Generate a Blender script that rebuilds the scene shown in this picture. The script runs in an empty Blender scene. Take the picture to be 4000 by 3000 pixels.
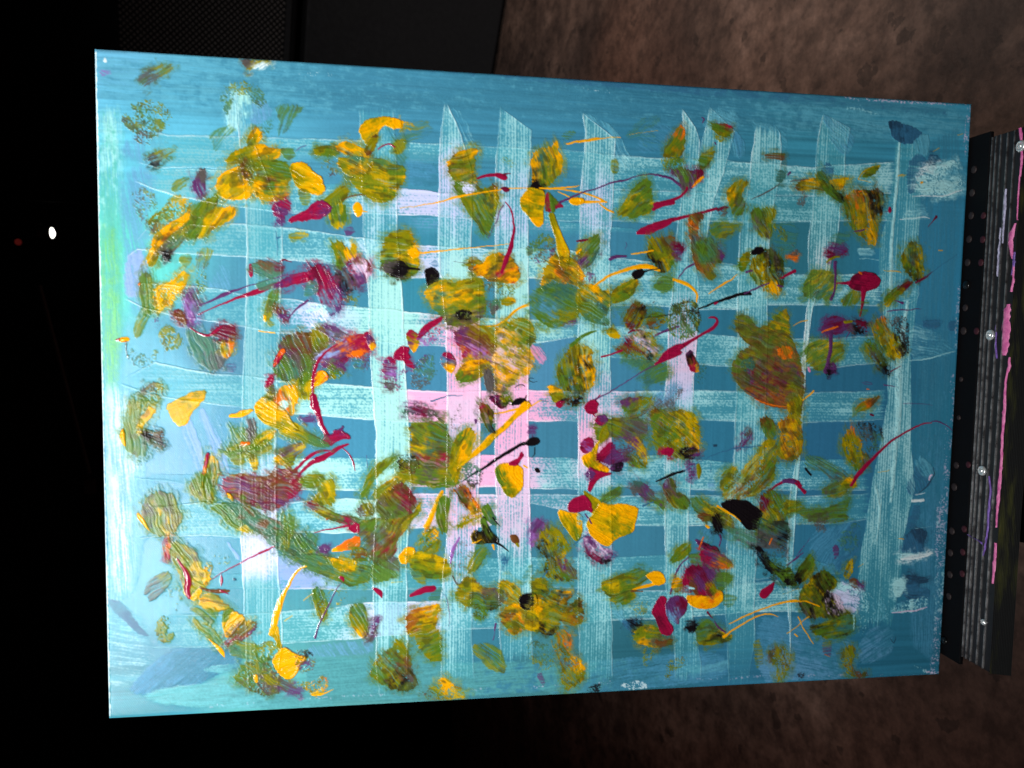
import bpy, bmesh, math, random
import numpy as np
from mathutils import Matrix, Vector

# ------------------------------------------------------------------ camera, world, lights, exposure
scn = bpy.context.scene
col = scn.collection
CAM = [[0.015986, 0.997222, 0.072752, 0.055259], [-0.396634, 0.073116, -0.91506, -0.478818], [-0.917837, -0.014228, 0.396701, 1.249819], [0.0, 0.0, 0.0, 1.0]]                      # camera to world
cam = bpy.data.cameras.new('camera')
cam.sensor_fit = 'HORIZONTAL'; cam.sensor_width = 36.0; cam.lens = 36.0 * 3098 / 4000
cam.clip_start = 0.02; cam.clip_end = 60
cam.dof.use_dof = True; cam.dof.focus_distance = 0.645; cam.dof.aperture_fstop = 12
cam_o = bpy.data.objects.new('camera', cam); col.objects.link(cam_o)
cam_o.matrix_world = Matrix(CAM); scn.camera = cam_o

world = bpy.data.worlds.new('World'); scn.world = world; world.use_nodes = True
world.node_tree.nodes['Background'].inputs[0].default_value = (0.010, 0.008, 0.009, 1)
world.node_tree.nodes['Background'].inputs[1].default_value = 0.35

PHI = math.radians(15)             # the canvas leans back on its easel
UW = Vector((0, -math.sin(PHI), -math.cos(PHI))); VW = Vector((-1, 0, 0)); NW = Vector((0, math.cos(PHI), -math.sin(PHI)))
BASE = Vector((0, 0, 0.62))        # middle of the canvas' lower edge
def cw(u, v, n):                   # metres down the canvas, across it, into it -> world
    return BASE + UW * (u - .7) + VW * (v - .25) + NW * n

def area(name, loc, aim, sx, sy, power, color, spread=180, xaxis=None):
    l = bpy.data.lights.new(name, 'AREA'); l.shape = 'RECTANGLE'; l.size = sx; l.size_y = sy
    l.energy = power; l.color = color; l.spread = math.radians(spread)
    o = bpy.data.objects.new(name, l); col.objects.link(o)
    z = (Vector(loc) - Vector(aim)).normalized()
    x = (xaxis - z * xaxis.dot(z)).normalized() if xaxis else z.orthogonal().normalized()
    y = z.cross(x)
    o.matrix_world = Matrix.Translation(loc) @ Matrix((x, y, z)).transposed().to_4x4()
    return o
area('key_lamp', cw(-.54, .66, -1.25), cw(.10, .26, 0), .70, .10, 5.2, (.97, 1.0, 1.0), 62, VW)
area('hotspot_lamp', cw(-.40, 1.02, -1.25), cw(.02, .45, 0), .07, .07, .10, (1.0, 1.0, .98), 60, VW)  # unseen small lamp added for the hot spot at the canvas corner
area('warm_floor_fill', (1.7, 1.2, 2.4), (1.25, 1.2, 0), .4, .4, 6.4, (1.0, .80, .69), 80)  # unseen overhead fill, added to brighten the floor behind the canvas
area('red_side_lamp', (-1.3, .5, 1.9), (-.6, 1.0, 0), .3, .3, .5, (1.0, .36, .26), 110)

scn.view_settings.view_transform = 'Standard'; scn.view_settings.look = 'None'
scn.view_settings.exposure = 0; scn.view_settings.gamma = 1
scn.cycles.max_bounces = 6; scn.cycles.use_denoising = True

# ------------------------------------------------------------------ materials
def mat(name, base=(.5, .5, .5), rough=.5, metal=0., spec=.5):
    m = bpy.data.materials.new(name); m.use_nodes = True
    b = m.node_tree.nodes['Principled BSDF']
    b.inputs['Base Color'].default_value = (*base, 1); b.inputs['Roughness'].default_value = rough
    b.inputs['Metallic'].default_value = metal; b.inputs['Specular IOR Level'].default_value = spec
    return m, m.node_tree, b
def node(nt, typ, **kw):
    n = nt.nodes.new(typ)
    for k, v in kw.items():
        if k in n.inputs: n.inputs[k].default_value = v
        else: setattr(n, k, v)
    return n
def noise(nt, vec, scale, detail=4., rough=.55, dim='3D'):
    n = node(nt, 'ShaderNodeTexNoise'); n.inputs['Scale'].default_value = scale; n.inputs['Detail'].default_value = detail
    n.inputs['Roughness'].default_value = rough; nt.links.new(vec, n.inputs['Vector']); return n.outputs['Fac']
def ramp(nt, fac, *stops):
    r = node(nt, 'ShaderNodeValToRGB'); e = r.color_ramp.elements
    while len(e) < len(stops): e.new(.5)
    for k, (p, c) in enumerate(stops):
        e[k].position = p; e[k].color = (*c, 1) if len(c) == 3 else c
    nt.links.new(fac, r.inputs['Fac']); return r.outputs['Color']
def mix(nt, fac, a, b, mode='MIX'):
    m = node(nt, 'ShaderNodeMix', data_type='RGBA', blend_type=mode)
    for s, v in ((m.inputs[0], fac), (m.inputs[6], a), (m.inputs[7], b)):
        if hasattr(v, 'is_linked'): nt.links.new(v, s)
        elif isinstance(v, (int, float)): s.default_value = v
        else: s.default_value = (*v, 1)
    return m.outputs[2]
def math_(nt, op, a, b=None):
    m = node(nt, 'ShaderNodeMath', operation=op)
    for s, v in zip(m.inputs, (a, b)):
        if v is None: continue
        if hasattr(v, 'is_linked'): nt.links.new(v, s)
        else: s.default_value = v
    return m.outputs[0]

def paint_material(name, rough, weave, spec=.5):
    m, nt, b = mat(name, rough=rough, spec=spec)
    a = node(nt, 'ShaderNodeVertexColor', layer_name='pigment')
    tc = node(nt, 'ShaderNodeTexCoord').outputs['Object']
    fine = noise(nt, tc, 900, 2); mid = noise(nt, tc, 160, 3)
    c = mix(nt, .10, a.outputs['Color'], mix(nt, 1.0, a.outputs['Color'], ramp(nt, fine, (.2, (.45, .45, .45)), (.8, (1, 1, 1))), 'MULTIPLY'))
    nt.links.new(c, b.inputs['Base Color'])
    r = math_(nt, 'ADD', math_(nt, 'MULTIPLY', math_(nt, 'SUBTRACT', mid, .5), .10), rough)
    nt.links.new(r, b.inputs['Roughness'])
    sep = node(nt, 'ShaderNodeSeparateXYZ'); nt.links.new(tc, sep.inputs[0])
    wob = math_(nt, 'MULTIPLY', mid, 2.2)
    k = 2 * math.pi / 0.00125                          # linen weave, about 8 threads per centimetre each way
    sx = math_(nt, 'SINE', math_(nt, 'ADD', math_(nt, 'MULTIPLY', sep.outputs[0], k), wob))
    sy = math_(nt, 'SINE', math_(nt, 'ADD', math_(nt, 'MULTIPLY', sep.outputs[1], k), wob))
    hgt = math_(nt, 'ADD', math_(nt, 'MULTIPLY', sx, sy), math_(nt, 'MULTIPLY', math_(nt, 'ADD', fine, mid), 1.3))
    bp = node(nt, 'ShaderNodeBump'); bp.inputs['Strength'].default_value = weave; bp.inputs['Distance'].default_value = .000032
    nt.links.new(hgt, bp.inputs['Height']); nt.links.new(bp.outputs[0], b.inputs['Normal'])
    return m
M_PAINT = paint_material('acrylic_paint', .18, .8, .13)
M_THICK = paint_material('thick_acrylic', .17, .4, .25)
M_GROUND = paint_material('acrylic_ground', .17, .8, .20)

def black_metal(name, base, rough, scratch, spec=.5):
    m, nt, b = mat(name, base, rough, 0., spec)
    tc = node(nt, 'ShaderNodeTexCoord').outputs['Object']
    n = noise(nt, tc, 55, 5, .65); s = noise(nt, tc, 420, 2)
    nt.links.new(mix(nt, math_(nt, 'MULTIPLY', s, scratch), base, tuple(min(1, v * 5 + .04) for v in base)), b.inputs['Base Color'])
    nt.links.new(math_(nt, 'ADD', math_(nt, 'MULTIPLY', n, .35), rough - .15), b.inputs['Roughness'])
    return m
M_TRAY = black_metal('black_anodised', (.010, .008, .009), .38, .10, .3)
M_PLATE = black_metal('black_powder_coat', (.003, .0025, .003), .6, .02, .10)
M_LEG = black_metal('black_tube', (.004, .004, .004), .45, .1)
M_RIB, nt, b = mat('worn_rib_edge', (.46, .44, .45), .30, .85)
tc = node(nt, 'ShaderNodeTexCoord').outputs['Object']
nt.links.new(ramp(nt, noise(nt, tc, 130, 4, .7), (.36, (.10, .09, .09)), (.62, (.62, .60, .60))), b.inputs['Base Color'])
M_RIVET, _, _ = mat('bright_rivet', (.86, .85, .84), .25, .6)
M_SCREW, _, _ = mat('dark_screw', (.03, .03, .03), .2, .8)
def smear(name, a, b_, rough=.35):
    m, nt, b = mat(name, a, rough)
    tc = node(nt, 'ShaderNodeTexCoord').outputs['Object']
    n = noise(nt, tc, 220, 5, .7)
    nt.links.new(ramp(nt, n, (.30, b_), (.62, a)), b.inputs['Base Color'])
    bp = node(nt, 'ShaderNodeBump'); bp.inputs['Strength'].default_value = .8; bp.inputs['Distance'].default_value = .0012
    nt.links.new(n, bp.inputs['Height']); nt.links.new(bp.outputs[0], b.inputs['Normal'])
    return m
M_PINK = smear('dried_pink_paint', (.95, .25, .52), (.62, .06, .30))
M_VIOLET = smear('dried_violet_paint', (.26, .13, .55), (.09, .05, .20))
M_PALE = smear('dried_pale_paint', (.55, .52, .72), (.30, .28, .40))
M_STUD, nt, b = mat('brown_stud', (.022, .011, .010), .6)
M_STUD2, nt, b = mat('red_stud', (.045, .003, .008), .6)
M_LIP, nt, b = mat('stained_lip', (.02, .02, .02), .4)
tc = node(nt, 'ShaderNodeTexCoord').outputs['Object']
mp = node(nt, 'ShaderNodeMapping'); nt.links.new(tc, mp.inputs['Vector']); mp.inputs['Scale'].default_value = (60, 9, 60)
nt.links.new(ramp(nt, noise(nt, mp.outputs[0], 1.0, 6, .7), (.52, (.008, .008, .008)), (.66, (.05, .05, .012)), (.78, (.12, .05, .02))), b.inputs['Base Color'])

M_FLOOR, nt, b = mat('stained_concrete', (.2, .13, .1), .62)
tc = node(nt, 'ShaderNodeTexCoord').outputs['Object']
n1 = noise(nt, tc, 1.7, 8, .62); n2 = noise(nt, tc, 9, 6, .6); n3 = noise(nt, tc, 95, 5, .75); n4 = noise(nt, tc, .7, 3, .5)
c = ramp(nt, n2, (.30, (.080, .052, .042)), (.50, (.185, .120, .094)), (.70, (.30, .205, .165)))
c = mix(nt, ramp(nt, n1, (.40, (0, 0, 0)), (.58, (.9, .9, .9))), c, (.045, .030, .026))
c = mix(nt, ramp(nt, n4, (.48, (0, 0, 0)), (.66, (.5, .5, .5))), c, (.30, .150, .105))
vo = node(nt, 'ShaderNodeTexVoronoi'); vo.inputs['Scale'].default_value = 12; vo.inputs['Randomness'].default_value = 1
nz = node(nt, 'ShaderNodeTexNoise'); nz.inputs['Scale'].default_value = 14; nz.inputs['Detail'].default_value = 5; nt.links.new(tc, nz.inputs['Vector'])
va = node(nt, 'ShaderNodeVectorMath', operation='MULTIPLY_ADD'); nt.links.new(nz.outputs['Color'], va.inputs[0]); va.inputs[1].default_value = (.11, .11, .11); nt.links.new(tc, va.inputs[2])
nt.links.new(va.outputs[0], vo.inputs['Vector'])
sp = math_(nt, 'LESS_THAN', math_(nt, 'ADD', vo.outputs['Distance'], math_(nt, 'MULTIPLY', n3, .16)), .27)
gate = math_(nt, 'GREATER_THAN', n2, .46)
c = mix(nt, math_(nt, 'MULTIPLY', math_(nt, 'MULTIPLY', sp, gate), .55), c, (.018, .013, .012))
n5 = noise(nt, tc, 26, 5, .65)
c = mix(nt, .8, c, ramp(nt, n5, (.36, (.42, .40, .40)), (.58, (1.15, 1.12, 1.1))), 'MULTIPLY')
c = mix(nt, .5, c, ramp(nt, n3, (.3, (.35, .35, .35)), (.7, (1.3, 1.3, 1.3))), 'MULTIPLY')
nt.links.new(c, b.inputs['Base Color'])
bp = node(nt, 'ShaderNodeBump'); bp.inputs['Strength'].default_value = .4; bp.inputs['Distance'].default_value = .004
nt.links.new(n3, bp.inputs['Height']); nt.links.new(bp.outputs[0], b.inputs['Normal'])

M_CAB = black_metal('black_carpet_paint', (.005, .0045, .006), .75, .03)
M_GRILLE, nt, b = mat('punched_grille', (.13, .115, .11), .5, .0)
M_WALL, nt, b = mat('black_drape', (.006, .006, .006), .9)
M_DIM, nt, b = mat('dim_stand_metal', (.10, .055, .05), .4, .5)
M_LENS, nt, b = mat('lit_lens', (1, 1, .95), .3)
b.inputs['Emission Color'].default_value = (1, .98, .88, 1); b.inputs['Emission Strength'].default_value = 5
M_RED, nt, b = mat('red_indicator', (.2, .02, .02), .4)
b.inputs['Emission Color'].default_value = (1, .10, .08, 1); b.inputs['Emission Strength'].default_value = .035

# ------------------------------------------------------------------ helpers
def obj(name, verts, faces, m, parent=None, smooth=False):
    me = bpy.data.meshes.new(name); me.from_pydata([tuple(v) for v in verts], [], faces); me.update()
    if smooth: me.polygons.foreach_set('use_smooth', [True] * len(me.polygons))
    me.materials.append(m)
    o = bpy.data.objects.new(name, me); col.objects.link(o)
    if parent: o.parent = parent
    return o
def from_bm(name, bm, m, parent=None, smooth=False):
    me = bpy.data.meshes.new(name); bm.to_mesh(me); bm.free(); me.materials.append(m)
    if smooth: me.polygons.foreach_set('use_smooth', [True] * len(me.polygons))
    o = bpy.data.objects.new(name, me); col.objects.link(o)
    if parent: o.parent = parent
    return o
def empty(name, loc, rot=None, label=None, cat=None, group=None):
    o = bpy.data.objects.new(name, None); col.objects.link(o); o.empty_display_size = .05
    o.matrix_world = Matrix.Translation(loc) @ (rot.to_4x4() if rot else Matrix.Identity(4))
    if label: o['label'] = label; o['category'] = cat
    if group: o['group'] = group
    return o
def box_bm(bm, lo, hi, bev=0., segs=2):
    r = bmesh.ops.create_cube(bm, size=1.0)
    lo, hi = Vector(lo), Vector(hi)
    for v in r['verts']:
        v.co = Vector(((lo[k] + hi[k]) / 2 + v.co[k] * (hi[k] - lo[k])) for k in range(3))
    if bev:
        es = list({e for v in r['verts'] for e in v.link_edges})
        bmesh.ops.bevel(bm, geom=es, offset=bev, segments=segs, affect='EDGES', profile=.5)
    return bm
def box(name, lo, hi, m, parent=None, bev=0.):
    return from_bm(name, box_bm(bmesh.new(), lo, hi, bev), m, parent)
def lathe(name, prof, m, parent, centre, axis='z', n=20):
    """profile of (radius, height); axis z = out of the canvas frame's local z, x = local x"""
    vs, fs = [], []
    for r, h in prof:
        for k in range(n):
            a = 2 * math.pi * k / n
            p = (r * math.cos(a), r * math.sin(a), h)
            if axis == 'x': p = (-p[2], p[0], p[1])
            if axis == 'y': p = (p[0], p[2], p[1])
            vs.append(tuple(centre[i] + p[i] for i in range(3)))
    for q in range(len(prof) - 1):
        for k in range(n):
            fs.append((q * n + k, q * n + (k + 1) % n, (q + 1) * n + (k + 1) % n, (q + 1) * n + k))
    fs.append(tuple(range((len(prof) - 1) * n, len(prof) * n)))
    o = obj(name, vs, fs, m, parent, True)
    return o
def tube(name, p0, p1, r0, r1, m, parent=None, n=12):
    p0, p1 = Vector(p0), Vector(p1); d = (p1 - p0).normalized(); x = d.orthogonal().normalized(); y = d.cross(x)
    vs, fs = [], []
    for p, r in ((p0, r0), (p1, r1)):
        for k in range(n):
            a = 2 * math.pi * k / n; vs.append(p + x * r * math.cos(a) + y * r * math.sin(a))
    for k in range(n): fs.append((k, (k + 1) % n, n + (k + 1) % n, n + k))
    fs += [tuple(range(n))[::-1], tuple(range(n, 2 * n))]
    return obj(name, vs, fs, m, parent, False)

# local frame of canvas and easel: x down the canvas, y to the right, z towards the viewer
FRAME = Matrix((UW, -VW, -NW)).transposed()
def loc(u, v, n): return (u - .7, -(v - .25), -n)

# ------------------------------------------------------------------ the place
floor = obj('floor', [(-7, -5, 0), (7, -5, 0), (7, 7, 0), (-7, 7, 0)], [(0, 1, 2, 3)], M_FLOOR); floor['kind'] = 'structure'
wall = box('wall', (-7, 4.6, -.05), (7, 4.7, 4), M_WALL); wall['kind'] = 'structure'

# ------------------------------------------------------------------ paint engine
# The picture is laid stroke by stroke on a 700 x 500 mm canvas; every stroke is a thin
# skin of paint with its own outline, pigment mixture and relief, stacked on what lies below.
G = 0.62                                   # mm between paint vertices
NX, NY = int(700 / G) + 1, int(500 / G) + 1
GX, GY = 700.0 / (NX - 1), 500.0 / (NY - 1)

def srgb(r, g, b):
    c = np.array([r, g, b], float) / 255.0
    return np.where(c <= 0.04045, c / 12.92, ((c + 0.055) / 1.055) ** 2.4)

PIG = {k: srgb(*v) for k, v in {
    'T': (60, 126, 152), 'U': (74, 140, 174), 'D': (50, 102, 136), 'd': (38, 66, 90), 'm': (92, 164, 186),
    'a': (130, 186, 194), 'b': (100, 154, 192), 'A': (170, 224, 228), 'M': (170, 226, 220), 'L': (206, 208, 242), 'l': (144, 168, 220),
    'P': (250, 178, 216), 'p': (226, 140, 180), 'q': (226, 196, 224), 'W': (226, 238, 240),
    'Y': (250, 168, 4), 'y': (204, 162, 8), 'O': (134, 124, 10), 'G': (80, 112, 30), 'g': (66, 114, 86),
    'c': (54, 98, 86), 'R': (148, 16, 56), 'r': (104, 16, 44), 'V': (92, 46, 96), 'v': (150, 96, 170),
    'K': (20, 15, 18), 'k': (44, 44, 36), 'N': (84, 76, 74), 'B': (104, 62, 30), 's': (150, 84, 30), 'Q': (226, 104, 18),
    'j': (62, 58, 22), 'E': (92, 180, 162), 'e': (118, 192, 112), 'F': (98, 174, 182), 'f': (80, 150, 156)}.items()}

_TAB = np.random.RandomState(7).rand(32, 256, 256).astype(np.float32)

def vn(x, y, seed=0):
    """value noise, period 256, smooth"""
    t = _TAB[seed % 32]
    xf = np.floor(x); yf = np.floor(y)
    i = xf.astype(np.int64) & 255; j = yf.astype(np.int64) & 255
    u = x - xf; v = y - yf
    u = u * u * (3 - 2 * u); v = v * v * (3 - 2 * v)
    i1 = (i + 1) & 255; j1 = (j + 1) & 255
    a = t[i, j] * (1 - u) + t[i1, j] * u
    b = t[i, j1] * (1 - u) + t[i1, j1] * u
    return a * (1 - v) + b * v

def sst(a, b, x):
    t = np.clip((x - a) / (b - a), 0, 1)
    return t * t * (3 - 2 * t)

def poly_sd(X, Y, pts):
    """signed distance, positive inside"""
    d = np.full(X.shape, 1e9); inside = np.zeros(X.shape, bool)
    n = len(pts)
    for k in range(n):
        ax, ay = pts[k]; bx, by = pts[(k + 1) % n]
        ex, ey = bx - ax, by - ay
        t = np.clip(((X - ax) * ex + (Y - ay) * ey) / (ex * ex + ey * ey + 1e-9), 0, 1)
        d = np.minimum(d, (X - ax - t * ex) ** 2 + (Y - ay - t * ey) ** 2)
        c = ((ay <= Y) & (by > Y)) | ((by <= Y) & (ay > Y))
        with np.errstate(divide='ignore', invalid='ignore'):
            xi = ax + (Y - ay) / (ey if abs(ey) > 1e-9 else 1e-9) * ex
        inside ^= c & (X < xi)
    return np.where(inside, 1, -1) * np.sqrt(d)

def chaikin(p, closed=True, n=1):
    p = np.asarray(p, float)
    for _ in range(n):
        if closed:
            q = np.roll(p, -1, 0)
            p = np.stack([0.8 * p + 0.2 * q, 0.2 * p + 0.8 * q], 1).reshape(-1, p.shape[1])
        else:
            a = 0.75 * p[:-1] + 0.25 * p[1:]; b = 0.25 * p[:-1] + 0.75 * p[1:]
            p = np.concatenate([p[:1], np.stack([a, b], 1).reshape(-1, p.shape[1]), p[-1:]])
    return p

class Painting:
    def __init__(self, ground):
        self.gx = np.linspace(0, 700, NX); self.gy = np.linspace(0, 500, NY)
        X, Y = np.meshgrid(self.gx, self.gy, indexing='ij')
        self.C = ground(X, Y)
        self.Z = np.zeros((NX, NY))
        self.grain = 0.72 * vn(X / 0.92, Y / 0.92, 1) + 0.28 * vn(X / 1.6, Y / 1.6, 2)
        self.clump = vn(X / 4.2, Y / 4.2, 3)
        self.layers = []
        self.top = -np.ones((NX, NY), np.int32)   # last layer that hides each point
        self.seed = 10

    def box(self, x0, y0, x1, y1):
        i0 = max(0, int(x0 / GX)); i1 = min(NX, int(x1 / GX) + 2)
        j0 = max(0, int(y0 / GY)); j1 = min(NY, int(y1 / GY) + 2)
        return slice(i0, i1), slice(j0, j1)

    def lay(self, name, si, sj, alpha, col, thick, keep=0.05):
        a = np.clip(alpha, 0, 1)
        if a.size == 0 or a.max() < keep: return
        C = self.C[si, sj]
        # pigments mix in a perceptual-ish space so thin paint does not go chalky
        mix = (np.sqrt(C) * (1 - a[..., None]) + np.sqrt(col) * a[..., None]) ** 2
        z = self.Z[si, sj] + a * thick
        on = a > keep
        cell = on[:-1, :-1] | on[1:, :-1] | on[:-1, 1:] | on[1:, 1:]
        if not cell.any(): return
        used = np.zeros(a.shape, bool)
        used[:-1, :-1] |= cell; used[1:, :-1] |= cell; used[:-1, 1:] |= cell; used[1:, 1:] |= cell
        znew = np.where(used, z + 0.02, self.Z[si, sj])
        cnew = np.where(used[..., None], mix, C)
        self.C[si, sj] = cnew; self.Z[si, sj] = znew
        self.top[si, sj] = np.where(a > .985, len(self.layers), self.top[si, sj])
        idx = -np.ones(a.shape, np.int64); idx[used] = np.arange(used.sum())
        I, J = np.nonzero(used)
        self.layers.append((name, I + si.start, J + sj.start, znew[used], cnew[used],
                            np.stack([idx[:-1, :-1][cell], idx[1:, :-1][cell], idx[1:, 1:][cell], idx[:-1, 1:][cell]], 1)))

    def dab(self, name, pts, cols, ang=0, c=.9, soft=.6, speck=False, h=.3):
        self.seed += 1; sd_ = self.seed
        pts = chaikin(pts, True, 1)
        lo = pts.min(0); hi = pts.max(0); size = float(np.hypot(*(hi - lo)))
        pad = soft + (8 if h > .1 else 2.5)
        si, sj = self.box(lo[0] - pad, lo[1] - pad, hi[0] + pad, hi[1] + pad)
        if si.stop - si.start < 2 or sj.stop - sj.start < 2: return
        X, Y = np.meshgrid(self.gx[si], self.gy[sj], indexing='ij')
        ox, oy = (sd_ * 37.7) % 201, (sd_ * 91.3) % 187
        ca, sa = math.cos(math.radians(ang)), math.sin(math.radians(ang))
        # wobble the brush path
        wob = min(1.8, 0.05 * size) if h > .1 else .6
        Xw = X + wob * (vn((X + ox) / 9, (Y + oy) / 9, sd_) - .5) * 2
        Yw = Y + wob * (vn((X + ox) / 9, (Y + oy) / 9, sd_ + 5) - .5) * 2
        S = Xw * ca + Yw * sa; Q = -Xw * sa + Yw * ca
        br = vn(S / 13 + ox, Q / 0.78 + oy, sd_ + 1)           # single bristles
        br2 = vn(S / 24 + oy, Q / 2.3 + ox, sd_ + 2)           # tufts
        gr = self.grain[si, sj]; cl = self.clump[si, sj]
        rag = 0.55 + min(1.1, soft * .35) + (.5 if speck else 0)
        if c > .97: rag = 0.35
        fine = vn((X + ox) / 1.6, (Y + oy) / 1.6, sd_ + 3) - .5
        # bristles run on past the outline or stop short of it, along the stroke only
        dsp = ((br - .5) * 1.0 + (br2 - .5) * .7) * min(2.4, .11 * size) * (1 if c < .97 else .25)
        ex = poly_sd(X + .6 * (Xw - X) + ca * dsp, Y + .6 * (Yw - Y) + sa * dsp, pts) + rag * fine * 1.3
        ex = ex + ((1.15 if c < .97 else .5) if h > .1 else .15)
        e = sst(-soft * .5 - .12, soft * .5 + .22, ex)
        if c >= .97:
            a = e
        elif speck:
            n = .55 * gr + .23 * cl + .22 * br2
            a = e * sst(-.09, .13, n - (.79 - .66 * c)) * min(1, c + .34)
            a = a * (.72 + .28 * sst(.1, .5, n))
        else:
            n = .5 * br + .25 * br2 + .25 * gr
            m = sst(-.16, .2, n - (.86 - .84 * c))
            a = e * (c * c * .55 + (1 - c * c * .55) * m * min(1, c + .16))
        if c < .97 and h > .1:
            # furrows where single bristles dragged the paint off again
            fur = sst(.60, .74, vn(S / 17 + oy, Q / .92 + ox, sd_ + 4)) * sst(.3, .6, vn(S / 9, Q / 5, sd_ + 6))
            a = a * (1 - (.32 if c < .94 else .14) * fur)
        if .6 < c < .97 and h > .1:
            # a dry, half wiped fringe trails off round the loaded paint
            fr = sst(-min(6.5, 2.5 + .12 * size), .6, ex + 5.0 * (cl - .55) + 2.6 * (br2 - .5))
            core = e
            fm = sst(-.05, .13, .58 * gr + .24 * br + .18 * cl - .50)
            a = np.maximum(a, .48 * fr * fm + .27 * fr)
            e = np.maximum(e, fr * .5)
        # pigment: blend the loaded colours, drawn out along the brush
        wsum = 0; csum = 0
        reg = (0.10 * size + .8) ** 2
        for k, (ch, px, py) in enumerate(cols):
            ps = px * ca + py * sa; pq = -px * sa + py * ca
            d2 = ((S - ps) * .6) ** 2 + ((Q - pq) * 1.15) ** 2
            w = (d2 + reg) ** -1.9 * np.exp(2.3 * (vn(S / 7 + 17 * k, Q / .9 + 9 * k, sd_ + 7 + k) - .5)
                                           + 4.4 * (vn(S / 4.5 + 7 * k, Q / 3.4 + 5 * k, sd_ + 17 + k) - .5)
                                           + 2.0 * (vn(X / 1.5 + 3 * k, Y / 1.5, sd_ + 23 + k) - .5))
            wsum = wsum + w; csum = csum + w[..., None] * np.sqrt(PIG[ch])
        col = (csum / wsum[..., None]) ** 2
        m0 = np.mean([PIG[q[0]] for q in cols], 0)
        if h > .1 and c < .97 and m0[1] > 2.3 * m0[2] and size > 9:
            # yellow worked wet into the teal turns green, and here and there goes muddy
            def toward(k, f):
                return (np.sqrt(col) * (1 - f[..., None]) + np.sqrt(PIG[k]) * f[..., None]) ** 2
            f1 = .44 * sst(.52, .70, vn(S / 7 + ox, Q / 4.2 + oy, sd_ + 9))
            col = toward('G', f1)
            f2 = .45 * sst(.64, .80, vn(S / 6 + oy, Q / 2.6 + ox, sd_ + 11)) + .20 * sst(.64, .8, gr)
            col = toward('j', f2)
            if c > .6: col = toward('g', .45 * (1 - np.clip(core, 0, 1)))
        col = col * (1 + .30 * (br - .5) + .30 * (gr - .5))[..., None]
        ridge = np.exp(-((ex - .8) / .8) ** 2) if h >= .5 else 0
        th = 1.2 * h * (.45 + .55 * br) + (.3 * h * ridge)
        self.lay(name, si, sj, a, np.clip(col, 0, 1), th, .09)

    def line(self, name, pts, wid, ch, c=1., h=.38):
        self.seed += 1; sd_ = self.seed
        p = np.c_[np.asarray(pts, float), np.asarray(wid, float)]
        if len(p) > 2: p = chaikin(p, False, 2)
        lo = p[:, :2].min(0); hi = p[:, :2].max(0); pad = p[:, 2].max() / 2 + 1.5
        si, sj = self.box(lo[0] - pad, lo[1] - pad, hi[0] + pad, hi[1] + pad)
        if si.stop - si.start < 2 or sj.stop - sj.start < 2: return
        X, Y = np.meshgrid(self.gx[si], self.gy[sj], indexing='ij')
        fx = X + .5 * (vn(X / 2.1 + sd_, Y / 2.1, sd_) - .5) + .9 * (vn(X / 7 + sd_, Y / 7, sd_ + 3) - .5)
        fy = Y + .5 * (vn(X / 2.1 + sd_, Y / 2.1, sd_ + 1) - .5) + .9 * (vn(X / 7 + sd_, Y / 7, sd_ + 4) - .5)
        best = np.full(X.shape, -1e9)
        for (ax, ay, aw), (bx, by, bw) in zip(p[:-1], p[1:]):
            dx, dy = bx - ax, by - ay
            t = np.clip(((fx - ax) * dx + (fy - ay) * dy) / (dx * dx + dy * dy + 1e-9), 0, 1)
            d = np.hypot(fx - ax - t * dx, fy - ay - t * dy)
            best = np.maximum(best, (aw + t * (bw - aw)) / 2 - d)
        a = sst(-.32, .30, best)
        thin = np.clip((p[:, 2].max()) / 1.1, .55, 1)
        if c < .97:
            n = .6 * self.grain[si, sj] + .4 * self.clump[si, sj]
            a = a * (c * .6 + (1 - c * .6) * sst(-.15, .2, n - (.8 - .75 * c)))
        col = PIG[ch] * (1 + .24 * (vn(X / 3.1, Y / 3.1, sd_ + 5) - .5))[..., None]
        self.lay(name, si, sj, a * thin, np.clip(col, 0, 1), h * np.clip(.4 + best * .5, .3, 1.3))

    def band(self, name, e0, e1, stops, axis, flags):
        """dry brushed stroke between two edge curves; axis 0 runs along x, 1 along y"""
        self.seed += 1; sd_ = self.seed
        e0 = np.array(sorted(e0, key=lambda q: q[axis])); e1 = np.array(sorted(e1, key=lambda q: q[axis]))
        a0 = min(e0[0, axis], e1[0, axis]) - 1; a1 = max(e0[-1, axis], e1[-1, axis]) + 1
        lo = np.minimum(e0.min(0), e1.min(0)) - 2; hi = np.maximum(e0.max(0), e1.max(0)) + 2
        si, sj = self.box(lo[0], lo[1], hi[0], hi[1])
        X, Y = np.meshgrid(self.gx[si], self.gy[sj], indexing='ij')
        A, B = (X, Y) if axis == 0 else (Y, X)
        wig = 1.1 * (vn(A / 14 + sd_, B * 0, sd_) - .5) + .5 * (vn(A / 3.5 + sd_, B * 0 + 3, sd_ + 1) - .5)
        t0 = np.interp(A, e0[:, axis], e0[:, 1 - axis]) + wig
        t1 = np.interp(A, e1[:, axis], e1[:, 1 - axis]) + wig * .8
        w = np.maximum(t1 - t0, .1)
        d0 = B - t0; d1 = t1 - B
        edge = np.minimum(d0, d1)
        # ragged stroke ends
        end = np.minimum(A - a0 - np.interp(B, [lo[1 - axis], hi[1 - axis]], [0, 0]), a1 - A)
        br = vn(A / 38 + sd_, B / 0.95, sd_ + 2); br2 = vn(A / 60, B / 3.2 + sd_, sd_ + 3)
        s = np.array([q[2] for q in stops]); o = np.argsort(s); s = s[o]
        cov = np.interp(A, s, np.array([stops[k][1] for k in o]))
        cols = np.array([np.sqrt(PIG[stops[k][0]]) for k in o])
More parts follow.
